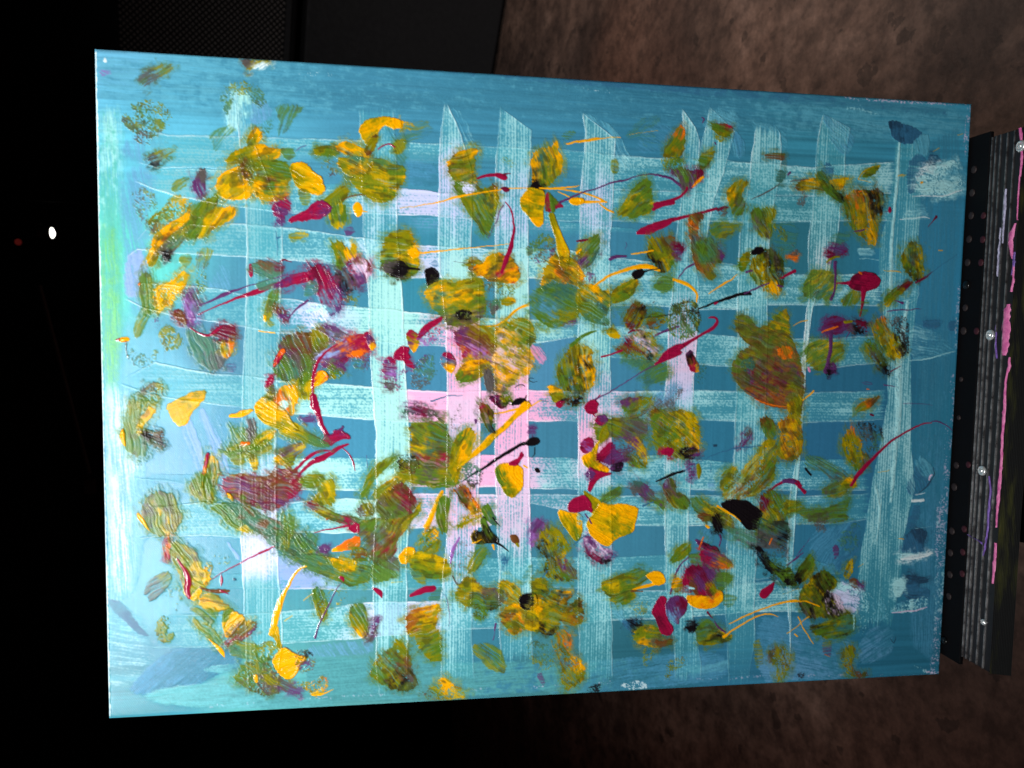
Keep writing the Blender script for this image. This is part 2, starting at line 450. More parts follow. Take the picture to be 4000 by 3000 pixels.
        Aw = A + 22 * (vn(A / 16, B / 9, sd_ + 5) - .5) + 10 * (vn(A / 4, B / 4, sd_ + 6) - .5)
        col = np.stack([np.interp(Aw, s, cols[:, k]) for k in range(3)], -1) ** 2
        gr = np.clip(0.5 + 1.15 * (self.grain[si, sj] - .5), 0, 1)
        weave = .5 + .5 * np.sin(2 * np.pi * B / (2.35 + .0 * A) + 3 * vn(A / 30, B / 6, sd_ + 9))
        if axis == 1:
            n = .26 * br + .14 * br2 + .24 * weave + .36 * gr
        else:
            n = .18 * br + .20 * br2 + .12 * weave + .50 * gr
        blot = vn(A / 26, B / 9, sd_ + 11)
        cv = np.clip(cov + .34 * (blot - .5), .02, 1)
        m = sst(-.14, .19, n - (.79 - .50 * cv))
        film = np.clip(.25 + .46 * cv, 0, 1) * np.clip(cov / .3, 0, 1)       # thin turquoise film under the dry streaks
        dry = m * np.clip(.30 + .72 * cv, 0, 1)
        al = film + (1 - film) * dry
        tone = np.clip(dry / np.maximum(al, .01) * .8 + cv ** 3 * .9, 0, 1)[..., None]
        col = (np.sqrt(srgb(76, 168, 180)) * (1 - tone) + np.sqrt(col) * tone) ** 2
        al = al * sst(-.2, .5, edge) * sst(0, 7, end + 9 * (br - .5))
        start = sst(1, 30, A - a0 + 16 * (br2 - .5)) if axis == 0 else 1.0     # the brush is set down lightly
        al = al * start
        if 'fade' in flags:
            x0, x1 = flags['fade']
            k = sst(x0 - 15, x0 + 25, A) * (1 - sst(x1 - 25, x1 + 15, A))
            f = np.clip(d0 / w, 0, 1)
            al = al * (1 - k * sst(.25, 1.0, f + .35 * (gr - .5) + .3 * (br2 - .5)))
        else:
            k = 0
        # paint squeezed out along the edges
        for fl, d in (('a', d0), ('z', d1)):
            if fl in flags:
                brk = .55 + .45 * sst(.28, .6, vn(A / 17 + 40, B * 0 + (5 if fl == 'a' else 9), sd_ + 8))
                rw = .55 + .5 * vn(A / 8, B * 0, sd_ + 12)
                rdg = np.exp(-((d - .45) / rw) ** 2) * brk * sst(-.5, .3, d) * np.clip(.25 + cov, 0, 1) * sst(0, 4, end)
                if fl == 'z': rdg = rdg * (1 - k)
                else: rdg = rdg * start
                al = np.maximum(al, .92 * rdg)
                col = col + (np.sqrt(col) * .25 + .75 - col) * (.55 * rdg)[..., None]
        al = al * sst(-.4, .3, edge)
        th = .10 + .10 * br
        if flags:
            th = th + .36 * np.exp(-((edge - .4) / .7) ** 2)
        col = col * (1 + .10 * (br - .5))[..., None]
        self.lay(name, si, sj, al, np.clip(col, 0, 1), th)

def ground_colour(X, Y):
    """first coat: loosely brushed teal, blue and green washes"""
    Xw = X + 16 * (vn(X / 45, Y / 22, 20) - .5); Yw = Y + 14 * (vn(X / 40, Y / 25, 21) - .5)
    ws = 0; cs = 0
    for x, y, r, g, b in GROUND:
        w = ((Xw - x) ** 2 + (Yw - y) ** 2 + 200.) ** -1.8
        ws = ws + w; cs = cs + w[..., None] * np.array([r, g, b]) / 255.
    c = cs / ws[..., None]                                     # stored as sqrt of linear
    st = vn(X / 70, Y / 1.2, 22); st2 = vn(X / 110, Y / 3.4, 23); sv = vn(X / 1.4, Y / 60, 24)
    horiz = sst(120, 60, Y) + sst(440, 475, Y)
    f = 1 + horiz * (.16 * (st - .5) + .16 * (st2 - .5)) + (1 - horiz) * .07 * (sv - .5) + .05 * (vn(X / 1.1, Y / 1.1, 25) - .5)
    return np.clip(c * f[..., None], 0, 1) ** 2

def parse_paint(text):
    def pts(s): return [tuple(float(v) / 10 for v in q.split(',')) for q in s.split()]
    P = Painting(ground_colour)
    for ln in text.strip().split('\n'):
        k, body = ln[0], ln[2:]
        f = body.split(';')
        if k in 'HV':
            stops = []
            for q in f[2].split():
                ch, rest = q.split(':', 1); cv, s = rest.split('@'); stops.append((ch, float(cv), float(s) / 10))
            fl = {}
            for q in f[3].split():
                if q.startswith('fade'): x0, x1 = q[4:].split('-'); fl['fade'] = (float(x0) / 10, float(x1) / 10)
                else: fl[q] = 1
            P.band('band_stroke', pts(f[0]), pts(f[1]), stops, 0 if k == 'H' else 1, fl)
        elif k == 'l':
            o = f[3] if len(f) > 3 else ''
            P.line('paint_drip', pts(f[0]), [float(v) / 10 for v in f[1].split()], f[2], float(o) if o else 1.)
        else:
            cols = []
            for q in f[1].split():
                ch, xy = q.split(':'); x, y = xy.split(','); cols.append((ch, float(x) / 10, float(y) / 10))
            opt = {'a': 0., 'c': .9, 's': .6, 'h': .3}; sp = False
            for q in f[2].split():
                if q == 'k': sp = True
                else: opt[q[0]] = float(q[1:])
            name = {'w': 'colour_and_glare_wash', 'e': 'edge_scumble_and_glare'}.get(k) or ('paint_dab' if opt['c'] >= .75 else 'dry_smear')  # at the canvas top edge, the white washes and scumble are painted glare
            P.dab(name, pts(f[0]), cols, opt['a'], opt['c'], opt['s'], sp, opt['h'] if k == 'd' else .06)
    # leave out paint that later, opaque paint hides completely
    out = []
    for k, (name, I, J, Z, C, F) in enumerate(P.layers):
        hid = P.top[I, J] > k
        F = F[~hid[F].all(1)]
        if len(F) < 3: continue
        u, inv = np.unique(F.ravel(), return_inverse=True)
        out.append((name, I[u], J[u], Z[u], C[u], inv.reshape(-1, 4)))
    P.layers = out
    return P


GROUND = [(14, 10, 100, 177, 214), (13, 74, 92, 184, 208), (6, 148, 90, 207, 191), (40, 39, 83, 167, 197), (113, 13, 73, 148, 177), (206, 17, 62, 129, 159), (305, 17, 57, 123, 152), (429, 24, 51, 116, 145), (561, 23, 53, 127, 152), (677, 17, 56, 138, 170), (684, 129, 51, 130, 168), (694, 284, 45, 116, 145), (691, 444, 43, 108, 136), (606, 464, 42, 106, 135), (512, 473, 47, 108, 138), (421, 478, 43, 97, 113), (334, 483, 62, 122, 130), (208, 476, 75, 139, 141), (109, 484, 80, 155, 156), (52, 450, 54, 123, 149), (14, 489, 62, 134, 151), (27, 409, 67, 150, 172), (35, 330, 71, 141, 169), (37, 242, 90, 166, 194), (54, 301, 76, 142, 174), (92, 213, 68, 123, 150), (149, 140, 62, 120, 148), (168, 232, 56, 118, 145), (168, 282, 63, 131, 163), (239, 171, 51, 124, 147), (239, 227, 62, 122, 155), (339, 226, 70, 128, 163), (340, 282, 58, 116, 144), (414, 240, 59, 121, 152), (418, 368, 57, 119, 146), (482, 283, 47, 112, 142), (480, 219, 46, 110, 137), (595, 239, 43, 101, 132), (586, 288, 45, 103, 139), (543, 112, 46, 108, 126), (291, 450, 53, 115, 137)]
PAINT = """
w 22,0 3246,-35 5154,-30 6955,3 6928,334 5169,338 3050,347 1495,372 49,414;m:229,113 T:2064,132 T:4290,141 m:6298,112;a3 c.55 s13
w 1683,-127 4073,-46 6766,45 6770,119 4076,53 1683,4;T:2063,-57 D:4074,-6 T:6297,92;a3 c.6 s2.9
w 13,470 171,407 155,1292 158,2043 72,2808 4,2616;E:70,1109 E:55,1856 M:79,649;a88 c.6 s11
w 5,1259 141,1292 142,1948 106,2462 24,2539;E:77,1667 e:80,1480 e:71,1950;a88 c.55 s7.6
w 35,2425 221,2539 283,3199 196,3986 47,4100 19,3195;W:54,2808 W:53,3783 W:61,3391 A:210,3198;a88 c.5 s13
w 7,4079 265,4228 334,4594 108,4745 7,4759;A:99,4282 W:54,4681 W:60,4380;a10 c.34 s13
w 162,921 323,803 428,910 315,1286 381,1660 304,1946 198,1853 172,1291;b:279,1287 b:271,1757;a80 c.55 s8.4
w 192,1473 298,1418 345,1546 305,1743 217,1785 174,1746;l:234,1549 l:243,1732;a80 c.75 s2
w 758,1734 863,1493 926,1597 925,1717 810,1719;b:875,1598;a65 c.4 s2
w 518,2613 594,2613 694,2857 743,3089 691,3129 578,2869;l:618,2788 l:692,3006;a70 c.5 s1.2
w 671,2613 748,2613 874,2926 912,3104 847,3090 746,2830;l:747,2707 l:848,2967;a70 c.5 s1.2
w 800,2599 929,2613 979,2858 952,2967 862,2817;b:877,2694;a70 c.35 s1.2
w 880,3629 978,3757 977,3799 906,3699;l:945,3728;a60 c.6 s0.88
w 181,3096 344,3152 431,3330 273,3601 203,4011 157,3735 189,3326;m:227,3327 m:220,3736;a80 c.55 s4.4
w 142,4790 257,4637 451,4464 792,4479 999,4500 975,4648 824,4678 674,4757 332,4837;U:335,4702 T:562,4591 T:849,4568;a-40 c.9 s1.3
w 12,4059 111,4075 230,4272 306,4372 228,4344 98,4206 33,4120;T:121,4135 D:208,4247;a35 c.85 s1
w 242,4845 356,4777 560,4763 904,4756 1254,4799 1681,4872 1681,5012 902,4968 444,4917;F:446,4819 F:904,4856 f:1372,4919;a-2 c.85 s1.8
w 676,4646 791,4614 998,4612 1009,4712 790,4676;F:790,4639 f:963,4660;a0 c.6 s0.76
w 1483,4590 2024,4616 2580,4676 3150,4692 3551,4770 3555,4960 2470,4973 1482,4953;f:1698,4737 f:2469,4775 f:3152,4809 T:3445,4907;a-2 c.9 s2.3
w 1484,4500 1698,4470 1991,4466 2002,4580 1698,4578 1483,4590;b:1548,4526 b:1806,4503;a60 c.5 s0.69
w 3335,4736 3687,4729 4407,4691 4950,4691 4997,4938 4172,4993 3339,4985;f:3406,4822 T:4168,4824 U:4656,4812;a-6 c.7 s2.3
w 4532,4793 4842,4808 5002,4755 4994,4865 4720,4876;m:4842,4821 m:4657,4848;a-12 c.6 s1.4
w 5239,4386 5577,4473 5601,4994 5289,4978;U:5335,4549 b:5436,4837 T:5506,4679;a10 c.6 s1.6
w 5339,4380 5725,4444 6260,4703 6143,4999 5363,4960;U:5537,4548 b:5614,4836 T:6001,4792;a15 c.6 s2.3
w 6181,4712 6329,4518 6516,4526 6530,4778 6373,4847 6214,4852;b:6339,4707 T:6456,4649;a-30 c.5 s2.3
w 5848,184 6227,232 6229,266 5951,247;m:6025,231;a8 c.5 s1.1
w 4154,274 4388,349 4393,502 4047,563;U:4217,434;a30 c.4 s2.3
w 2221,685 2476,716 2478,895 2243,873;U:2349,806 T:2413,845;a2 c.7 s1.1
w 1094,306 1184,281 1254,399 1133,486 1073,469;b:1163,383;a80 c.6 s0.91
w 289,580 463,561 479,801 285,810 153,716;b:297,709 m:403,664;a80 c.5 s3.4
w 6458,442 6965,162 6910,2389 6965,4913 6651,4665 6666,2390;T:6768,856 T:6801,2613 U:6822,4207;a88 c.5 s6.3
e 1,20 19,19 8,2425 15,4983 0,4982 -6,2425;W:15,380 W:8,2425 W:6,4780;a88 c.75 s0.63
H 448,568 509,587 759,578 986,573 1233,571 1622,561 1873,559 2235,547 2480,552 2754,546 2921,551 3211,554 3439,547 3625,559 4004,576 4299,576 4819,569 5003,579 5296,580 5495,596 5580,589 5856,562 6297,521;290,797 431,829 769,814 933,816 1622,766 2318,735 3299,705 3879,853 4829,844 5276,841 5506,836 5576,833 5925,808 6312,785;a:.5@278 a:.55@921 A:.5@1682 A:.45@2271 A:.45@3083 A:.5@4143 A:.55@5256 A:.6@6187;a z fade1298-3713
H 271,839 431,831 769,817 946,822 1609,888 1900,893 2184,902 2469,920 2759,919 3204,943 3606,969 3879,858 4100,852 4768,839 5276,845 5506,839 5576,839 5925,811 6214,793;269,935 380,975 565,1032 741,1058 1039,1099 1308,1122 1622,1124 1900,1107 2185,1110 2471,1107 2762,1124 3207,1111 3609,1111 3871,1099 4107,1102 4315,1091 4700,1078 4961,1073 5239,1063 5516,1049 5554,1048 5824,1031 6016,1022 6324,1007;a:.5@278 a:.6@921 A:.55@1682 L:.8@2271 L:.85@2472 l:.6@2878 A:.3@3396 A:.5@4143 A:.55@5256 A:.5@5950;z
H 2185,1117 2471,1114 2762,1138 2915,1132 3207,1111 3609,1111 3872,1139 4094,1152;2186,1280 2322,1289 2473,1284 2763,1261 2917,1256 3210,1247 3611,1220 3873,1191 4094,1183;l:.5@2192 b:.6@2472 U:.5@2878 q:.4@3312 A:.4@3501 A:.2@4035;fade2073-4143
H 192,1486 274,1353 376,1221 500,1216 815,1231 942,1207 1045,1210 1307,1228 1569,1252 1901,1289 2186,1320 2473,1332 2750,1337 2919,1346 3197,1324 3585,1340 4011,1392 4250,1413 4804,1398 4943,1416 5411,1423 5448,1481 5558,1473 5990,1462 6251,1463;193,1493 273,1434 347,1429 497,1451 863,1453 1049,1461 1319,1480 1754,1502 1928,1504 2215,1592 2475,1579 3201,1568 3605,1572 3874,1772 4321,1771 4634,1794 4950,1785 5229,1746 5547,1735 5843,1734 6249,1726;b:.6@223 a:.55@735 a:.6@1109 A:.55@1682 L:.85@2371 A:.7@2980 M:.75@3291 A:.6@3713 A:.55@4361 A:.55@5256 A:.6@6187;a z
H 186,1792 244,1666 594,1678 733,1694 874,1704 1028,1734 1311,1762 1515,1784 1942,1824 2216,1839 2450,1869 2547,1874 3250,1890 3598,1920 3893,1929 4086,1941 4327,1966 4656,1983 4950,2005 5461,2008 5464,2019 5583,2014 5969,1994 6164,1979 6344,1973;187,1798 303,1855 503,1911 680,1941 1013,1982 1303,2031 1621,2061 1957,2084 2218,2115 2550,2118 3253,2088 3601,2027 3899,2188 4049,2201 4650,2247 4937,2263 5473,2269 5852,2259 6209,2218 6357,2209;b:.7@223 m:.6@405 a:.55@735 a:.5@1109 L:.7@1489 M:.75@1916 M:.9@2271 P:.6@2472 M:.8@2878 M:.6@3396 A:.5@3820 A:.6@4581 A:.5@5950;a z
H 138,2391 384,2250 611,2308 803,2340 1003,2352 1288,2391 1620,2403 1971,2429 2247,2455 2553,2468 3231,2458 3391,2458 3906,2460 4327,2461 4626,2453 4975,2456 5362,2465 5604,2471 6337,2446;138,2431 292,2484 418,2517 570,2550 994,2603 1406,2654 1660,2668 1986,2696 2277,2717 2556,2725 2945,2726 3221,2712 3623,2713 3913,2713 4252,2714 4658,2707 4978,2715 5584,2731 6055,2717 6318,2705;m:.4@187 a:.55@551 a:.5@977 M:.8@1489 M:.8@2073 P:.95@2311 P:.95@2878 P:.9@3208 P:.55@3501 q:.6@3927 A:.6@4361 A:.6@5029 A:.45@5950;a z
H 225,3110 472,3113 859,3117 1405,2989 2007,2997 2279,2999 2615,2988 2856,2971 2949,2976 3256,3001 3630,3011 3920,2999 4146,2993 4352,2995 4631,3027 4967,3057 5339,3051 5516,3058 5550,3043 6203,3033;224,3144 472,3167 703,3205 858,3227 1417,3242 2008,3265 2280,3231 2953,3237 3253,3262 3643,3270 3927,3249 4360,3255 4640,3289 4843,3300 5270,3298 5487,3309 5594,3303 6152,3319;T:.1@260 a:.25@921 M:.9@1489 M:.8@1779 A:.5@1955 P:.9@2371 P:.95@3083 q:.7@3354 A:.5@3501 q:.5@3713 A:.5@4143 A:.5@5029 A:.45@5950;z
H 443,3351 572,3333 714,3328 857,3338 1297,3338 1687,3310 2015,3322 2322,3284 2561,3288 2975,3301 3261,3298 3570,3313 3929,3331 4370,3330 4641,3331 4883,3335 5288,3352 5465,3355 5580,3357 5758,3349 6236,3336;248,3600 401,3590 659,3589 979,3610 1389,3578 1865,3596 2282,3569 2907,3569 3262,3379 3499,3441 3800,3588 4148,3588 4378,3593 4619,3595 4806,3594 5251,3612 5575,3606 5935,3603 6215,3570;a:.65@296 a:.6@1109 A:.6@1489 M:.95@1916 q:.8@2371 q:.7@2878 q:.5@3250 A:.55@3927 A:.55@4581 A:.5@5256 A:.4@5950;a z
H 435,3880 990,3897 1268,3751 1483,3756 1934,3790 2284,3800 2896,3809 2998,3819 3300,3827 3641,3834 3957,3845 4385,3834 4317,3837 4394,3835 4941,3834 5262,3873 5587,3882 6003,3988;434,3977 989,4010 1280,4026 1990,4053 2271,4060 2526,4068 3378,4082 3654,4098 4116,4083 4325,4090 4949,4049 5230,4079 5593,4015 6006,4051;T:.1@460 m:.15@921 l:.95@1336 l:.9@1586 A:.45@1877 A:.35@2472 A:.45@3083 A:.45@3927 A:.4@4804 m:.3@5716;z
H 353,4204 625,4200 848,4213 1007,4215 1279,4200 1687,4190 1810,4159 1990,4151 2258,4153 2527,4163 2786,4202 3648,4143 4148,4130 4364,4137 4717,4164 5222,4088 5415,4079 5470,4159;323,4454 583,4465 832,4469 1284,4468 1686,4457 1949,4444 2260,4430 2788,4408 3006,4410 3281,4414 3519,4408 3661,4407 4047,4376 4325,4387 4724,4380 5225,4353 5509,4363 5478,4362 5691,4373;a:.55@368 a:.6@1109 A:.6@1682 L:.9@2073 L:.9@2472 A:.5@2878 A:.4@3501 A:.55@4143 A:.45@5029 A:.5@5485;a z
V 991,474 1006,622 1043,1031 1045,1453 1047,1660 1036,1870 1019,2186 1006,2396 999,2716 989,3038 984,3594 998,3936 1008,4204 1022,4551 1037,4876;1097,468 1122,617 1306,1139 1314,1507 1298,1760 1291,2034 1274,2289 1259,2933 1261,3613 1272,3893 1293,4190 1298,4440 1257,4888;a:.6@366 a:.62@1195 a:.62@2000 a:.65@2821 L:.9@3553 L:.9@3828 a:.6@3998 a:.55@4512 a:.2@4989;a z
V 1879,332 1885,555 1907,961 1907,1243 1939,1560 1956,1959 1979,2391 2008,2827 2018,3048 2016,3399 1990,4012 1990,4181 2013,4466 2020,4627 2043,4926;2132,319 2142,337 2163,709 2170,919 2172,1234 2205,1607 2223,1901 2241,2281 2258,2554 2283,2940 2296,3161 2277,3570 2263,3840 2262,4134 2268,4364 2276,4628 2280,4939;A:.2@269 A:.45@601 L:.6@917 A:.55@1295 M:.85@1636 M:.9@2409 M:.98@2780 M:.85@3091 M:.75@3490 A:.6@3976 A:.65@4404 A:.5@4728 A:.05@4985;a z
V 2525,249 2495,442 2486,694 2485,1012 2480,1333 2490,1546 2506,1572 2547,1928 2556,2169 2561,2499 2572,2774 2566,3239 2565,3689 2539,4030 2518,4200 2526,4374 2537,4604 2545,4807;2551,248 2652,465 2746,735 2751,1109 2742,1325 2755,1603 2812,1618 2827,2276 2837,2719 2841,3056 2833,3242 2821,3582 2786,3924 2784,4270 2794,4558 2820,4828;A:.8@220 A:.5@444 L:.85@719 L:.75@996 A:.7@1295 M:.85@1596 P:.9@1960 P:.95@2368 q:.8@2718 q:.75@3029 P:.6@3301 q:.8@3616 L:.75@3785 A:.6@4190 A:.55@4555 A:.25@4837;a z
V 2950,264 2949,418 2923,621 2925,995 2929,1319 2939,1944 2945,2385 2948,2608 2955,3057 2966,3244 2979,3586 2993,3816 3004,4160 3016,4674;2968,263 3213,415 3200,662 3191,878 3197,1201 3203,1528 3215,1884 3226,2162 3219,2439 3220,2720 3236,3059 3246,3248 3263,3592 3269,3939 3279,4170 3286,4522 3289,4686;A:.55@269 A:.6@601 L:.75@1096 A:.75@1355 M:.85@1636 M:.9@1939 P:.95@2245 P:.9@2532 P:.85@2821 q:.85@3238 q:.8@3553 A:.65@3828 A:.6@4190 A:.5@4678;a z
V 3609,260 3629,409 3621,627 3603,843 3604,1062 3609,1280 3604,1806 3614,2253 3624,2704 3636,3044 3647,3254 3651,3716 3657,4183 3667,4420 3708,4873;3621,259 3663,294 3884,450 3876,615 3876,778 3877,1053 3866,1272 3868,1605 3879,1801 3891,2250 3899,2476 3909,2705 3923,3258 3940,3723 3941,4193 3965,4432 3976,4862;A:.6@290 A:.6@601 L:.7@996 A:.65@1395 A:.7@1798 M:.75@2204 q:.6@2532 P:.9@2821 q:.85@3029 A:.65@3238 A:.6@3658 A:.55@4190 A:.55@4512 A:.35@4843;a z
V 4429,183 4448,368 4446,699 4442,920 4422,1033 4404,1200 4403,1367 4384,1677 4366,1848 4364,2130 4369,2303 4345,2531 4348,2820 4368,3051 4380,3286 4392,3734 4410,4091 4494,4574 4524,4914;4437,183 4554,328 4591,448 4579,734 4546,1043 4543,1270 4617,1559 4622,1705 4621,2014 4602,2358 4606,2588 4608,3053 4605,3289 4601,3384 4602,3740 4603,3979 4681,4461 4754,4807;A:.6@259 A:.5@601 A:.5@1195 A:.55@1596 q:.75@2000 q:.85@2306 L:.7@2532 A:.55@2780 q:.6@2946 A:.6@3238 A:.6@3764 A:.5@4190 A:.3@4843;a z
V 4663,158 4613,382 4565,583 4540,860 4534,1196 4524,1353;4670,158 4882,336 4800,684 4725,909 4676,1191 4634,1371;A:.55@247 A:.6@503 A:.6@897 A:.5@1395;a z
V 5049,315 5034,504 5019,730 4979,955 4952,1183 4950,1467 4957,1780 4968,2241 4975,2588 4970,2940 4966,3118 4944,3688 4935,3989 4949,4352 4983,4716 4997,4963;5257,304 5275,349 5301,550 5275,775 5244,945 5220,1231 5229,1716 5238,2238 5241,2588 5244,2824 5241,3158 5214,3779 5216,4117 5212,4362 5236,4606 5176,4973;A:.65@417 A:.55@798 A:.6@1395 A:.6@2000 A:.6@2821 A:.6@3658 A:.6@4190 A:.4@4512 A:.15@4867;a z
V 5638,158 5606,309 5592,537 5591,762 5576,969 5560,1163 5573,1451 5582,1651 5563,1885 5544,2175 5549,2294 5562,2832 5494,3271 5490,3512 5488,3996 5504,4239 5558,4734;5647,158 5889,260 5863,478 5856,695 5835,923 5832,1097 5764,1446 5646,1649 5609,1942 5588,2175 5589,2396 5585,2832 5556,3272 5558,3574 5543,3973 5548,4241 5561,4734;A:.55@298 A:.5@601 A:.55@1096 W:.55@1395 A:.75@1798 W:.75@2204 A:.5@2821 A:.6@3447 A:.6@3976 A:.6@4512;a z
V 6263,324 6310,364 6303,619 6282,875 6204,1220 6209,1521 6253,1637 6274,1814 6340,2288 6354,2527 6317,2828 6277,3069 6238,3313 6205,3648 6159,4016 6128,4504;6521,312 6564,650 6566,1079 6586,1629 6553,2106 6574,2466 6602,2951 6658,3287 6577,3717 6568,4028 6502,4519;A:.45@484 A:.5@996 A:.45@1395 A:.55@2000 A:.62@2614 A:.62@3238 A:.55@3764 A:.3@4383;
l 6340,363 6340,659 6323,980 6317,1302 6330,1626;21 29 25 29 34;A;.75
l 6493,1688 6443,2061 6437,2391 6464,2657 6452,2880 6440,3172 6429,3419;25 55 63 55 46 38 21;A;.6
l 6282,3282 6342,3508 6308,3779;25 21 17;A;.55
d 946,254 1005,241 1070,257 1089,327 1073,408 1003,473 953,526 922,502 935,376;A:965,334 M:1035,289 A:954,455 m:1054,369;a85 c.8 s0.34
d 2536,261 2622,309 2688,389 2743,492 2760,576 2701,568 2602,436 2548,334;m:2645,392 A:2733,535;a60 c.35 s0.91
d 3619,270 3733,307 3848,377 3930,448 4002,576 3992,652 3937,710 3895,657 3884,440 3756,338;m:3933,568 m:3814,400 A:3980,609;a60 c.5 s0.57
d 4665,225 4747,204 4855,237 4881,280 4858,314 4667,280;m:4760,242;a20 c.7 s0.57
d 4883,346 4958,420 4962,520 4915,539 4853,481;U:4922,433 m:4889,501;a80 c.6 s0.57
d 5023,261 5156,276 5316,324 5344,412 5298,482 5268,349 5145,299;m:5218,307 m:5319,402;a40 c.4 s0.91
d 5644,172 5751,223 5877,250 5936,315 5923,430 5863,478 5760,415;m:5780,301 U:5777,239;a40 c.5 s0.69
d 6231,192 6275,179 6351,192 6481,225 6550,267 6486,311 6463,358 6361,369 6283,327;D:6343,272 d:6314,205 D:6472,289;a80 c.97 s0.34
d 6487,334 6548,285 6613,293 6609,443 6545,446 6491,402;m:6552,353;a80 c.6 s0.46
d 6601,524 6629,459 6681,451 6743,524;d:6664,498 D:6716,508;c.9 s0.34
d 6434,520 6495,471 6584,456 6592,583 6505,644 6499,760 6448,774;D:6523,516 D:6481,680;c.6 s0.69
d 6589,542 6731,530 6883,477 6897,593 6933,638 6938,719 6810,765 6779,784 6630,790 6510,725 6519,655;A:6619,605 W:6615,547 A:6848,536 A:6860,734 A:6690,718 m:6878,593;a-5 c.66 s0.34 k
l 6488,795 6630,788 6779,786 6874,745 6945,725;6 8 10 9 7;W;.8
l 6384,997 6499,983 6588,961 6660,973;6 9 11 4;W;.8
d 6396,991 6469,912 6582,850 6660,970 6525,980;A:6523,957 m:6545,886;c.45 s0.91
d 6286,1315 6435,1675 6565,1673 6592,1589 6556,1519 6453,1533;A:6483,1615 m:6531,1543;c.4 s0.91
l 6456,1704 6539,1685 6595,1636 6583,1542;6 7 7 4;A;.6
l 6529,2190 6646,2177 6777,2158 6880,2121 6972,2102;6 9 10 9 5;A;.85
d 6537,1868 6710,1925 6900,2018 6959,2102 6776,2152 6542,2178;m:6704,2045 A:6609,1986 m:6838,2079;a10 c.4 s1.1
d 6660,1854 6745,1847 6804,1846 6807,1894 6669,1902;D:6733,1871;c.75 s0.46
d 6897,1856 6956,1849 6960,1915 6901,1916;D:6932,1886;c.7 s0.46
l 6161,4077 6266,3833 6329,3527 6355,3283;5 7 8 9;A;.4
d 6616,3706 6680,3664 6775,3697 6785,3747 6754,3783 6765,3865 6565,3866 6586,3767;D:6687,3782 d:6709,3708 D:6610,3842;a70 c.85 s0.46
d 6655,3466 6702,3473 6700,3559 6659,3645 6606,3656 6634,3558;D:6672,3534;c.6 s0.69
d 6604,4091 6677,4080 6732,4095 6827,4110 6815,4147 6735,4151 6763,4284 6595,4278;D:6656,4180 d:6719,4113;c.8 s0.57
d 6767,4234 6846,4211 6843,4274 6783,4284;D:6808,4248;c.7 s0.46
d 6553,3878 6707,3894 6853,3879 6827,3897 6695,3931 6560,3936;A:6613,3892 W:6615,3925 W:6774,3896;a-8 c.75 s0.34
l 6559,3927 6695,3927 6774,3908 6856,3888;14 14 9 6;W;.85
l 6639,3416 6745,3409;25 21;W;.85
l 6662,3359 6755,3345;9 6;W;.7
d 6495,4156 6533,4126 6572,4108 6601,4153 6598,4215 6542,4276 6512,4225;A:6549,4176 A:6539,4226;c.75 s0.34
d 6496,4406 6545,4339 6717,4307 6824,4286 6835,4362 6709,4395;A:6640,4355 A:6772,4322 m:6584,4315;a-8 c.55 k s0.69
l 6496,4412 6616,4404 6723,4399 6829,4372;7 10 11 8;q;.85
d 6578,3268 6651,3171 6676,3019 6766,3087 6822,3136 6832,3198 6777,3271 6662,3356 6596,3355;D:6681,3221 m:6727,3099 D:6647,3318;a60 c.6 s0.69
l 6821,3124 6838,3186 6795,3247 6752,3308 6689,3356;4 10 11 10 5;d;.9
l 6788,3228 6799,3191 6814,3185;14 18 9;q;1
l 6680,3658 6839,3642;5 4;A;.5
l 6496,4651 6532,4703 6546,4634;5 10 6;d;.8
e 6945,35 7003,6 6988,331 6967,504 6940,334;q:6979,204;a88 c.4 k s1.3
e 6955,1547 7014,1501 7014,2165 6958,2054;q:6976,1678 W:6973,1833;a88 c.3 k s1.7
e 6932,2344 6989,2277 7008,3178 6941,3291 6913,2838;q:6961,2613;a88 c.28 k s2.1
e 6941,3291 6995,3292 6999,4446 6983,5009 6895,5004 6924,4443 6856,3518;q:6969,3749 q:6962,4866 A:6922,4210;a88 c.3 k s2.9
e 6725,4902 6780,4917 6918,4968 6986,4953 6995,4991 6851,4984;q:6946,4970 A:6780,4930;a10 c.45 k s0.91
e 5830,3 6527,5 6978,1 6979,16 6294,33 5831,24;q:6763,3;a3 c.4 k s0.63
e 1403,68 1664,62 1683,98 1421,106;W:1496,81;c.22 k s1.3
e 61,65 80,59 84,93 65,97;W:70,79;c.95 s0.34
e 36,150 107,141 111,175 49,198;v:69,163;a20 c.5 s1.1
e 85,4997 1091,4931 2494,4923 4896,4927 6970,4998 6969,4980 4896,4908 2494,4905 1091,4914 85,4977;q:328,4970 q:3124,4924 q:6079,4963;a-3 c.16 k s0.63
e 4032,4934 4139,4916 4216,4912 4279,4931 4281,4985 4141,4989;W:4202,4935;c.4 k s0.88
e 5461,59 5706,57 6017,79 6207,108 6147,146 5845,117 5523,78;A:5706,68 A:6019,107;a8 c.18 k s0.91
e 3559,76 3693,73 3818,77 3807,93 3694,89;W:3750,80;c.35 k s0.46
d 305,197 373,139 451,95 538,84 489,142 411,186 352,249;N:334,211 O:470,113 N:373,179;a-35 c.62 s0.8
d 196,456 235,424 283,372 370,347 466,371 504,439 483,520 404,604 346,662 297,659 251,572 200,515;O:234,454 O:445,482 N:242,532 N:327,628 g:330,448 O:350,388;a30 c.5 k s0.91
d 871,299 897,227 986,182 1115,194 1174,261 1184,321 1124,335 1075,267 946,254 925,416 886,358;g:896,297 O:986,202 g:1134,304;a50 c.5 k s0.91
d 1027,24 1116,13 1226,11 1206,48 1126,48 1076,86;N:1047,38 O:1106,34 W:1156,53;a-30 c.7 k s0.46
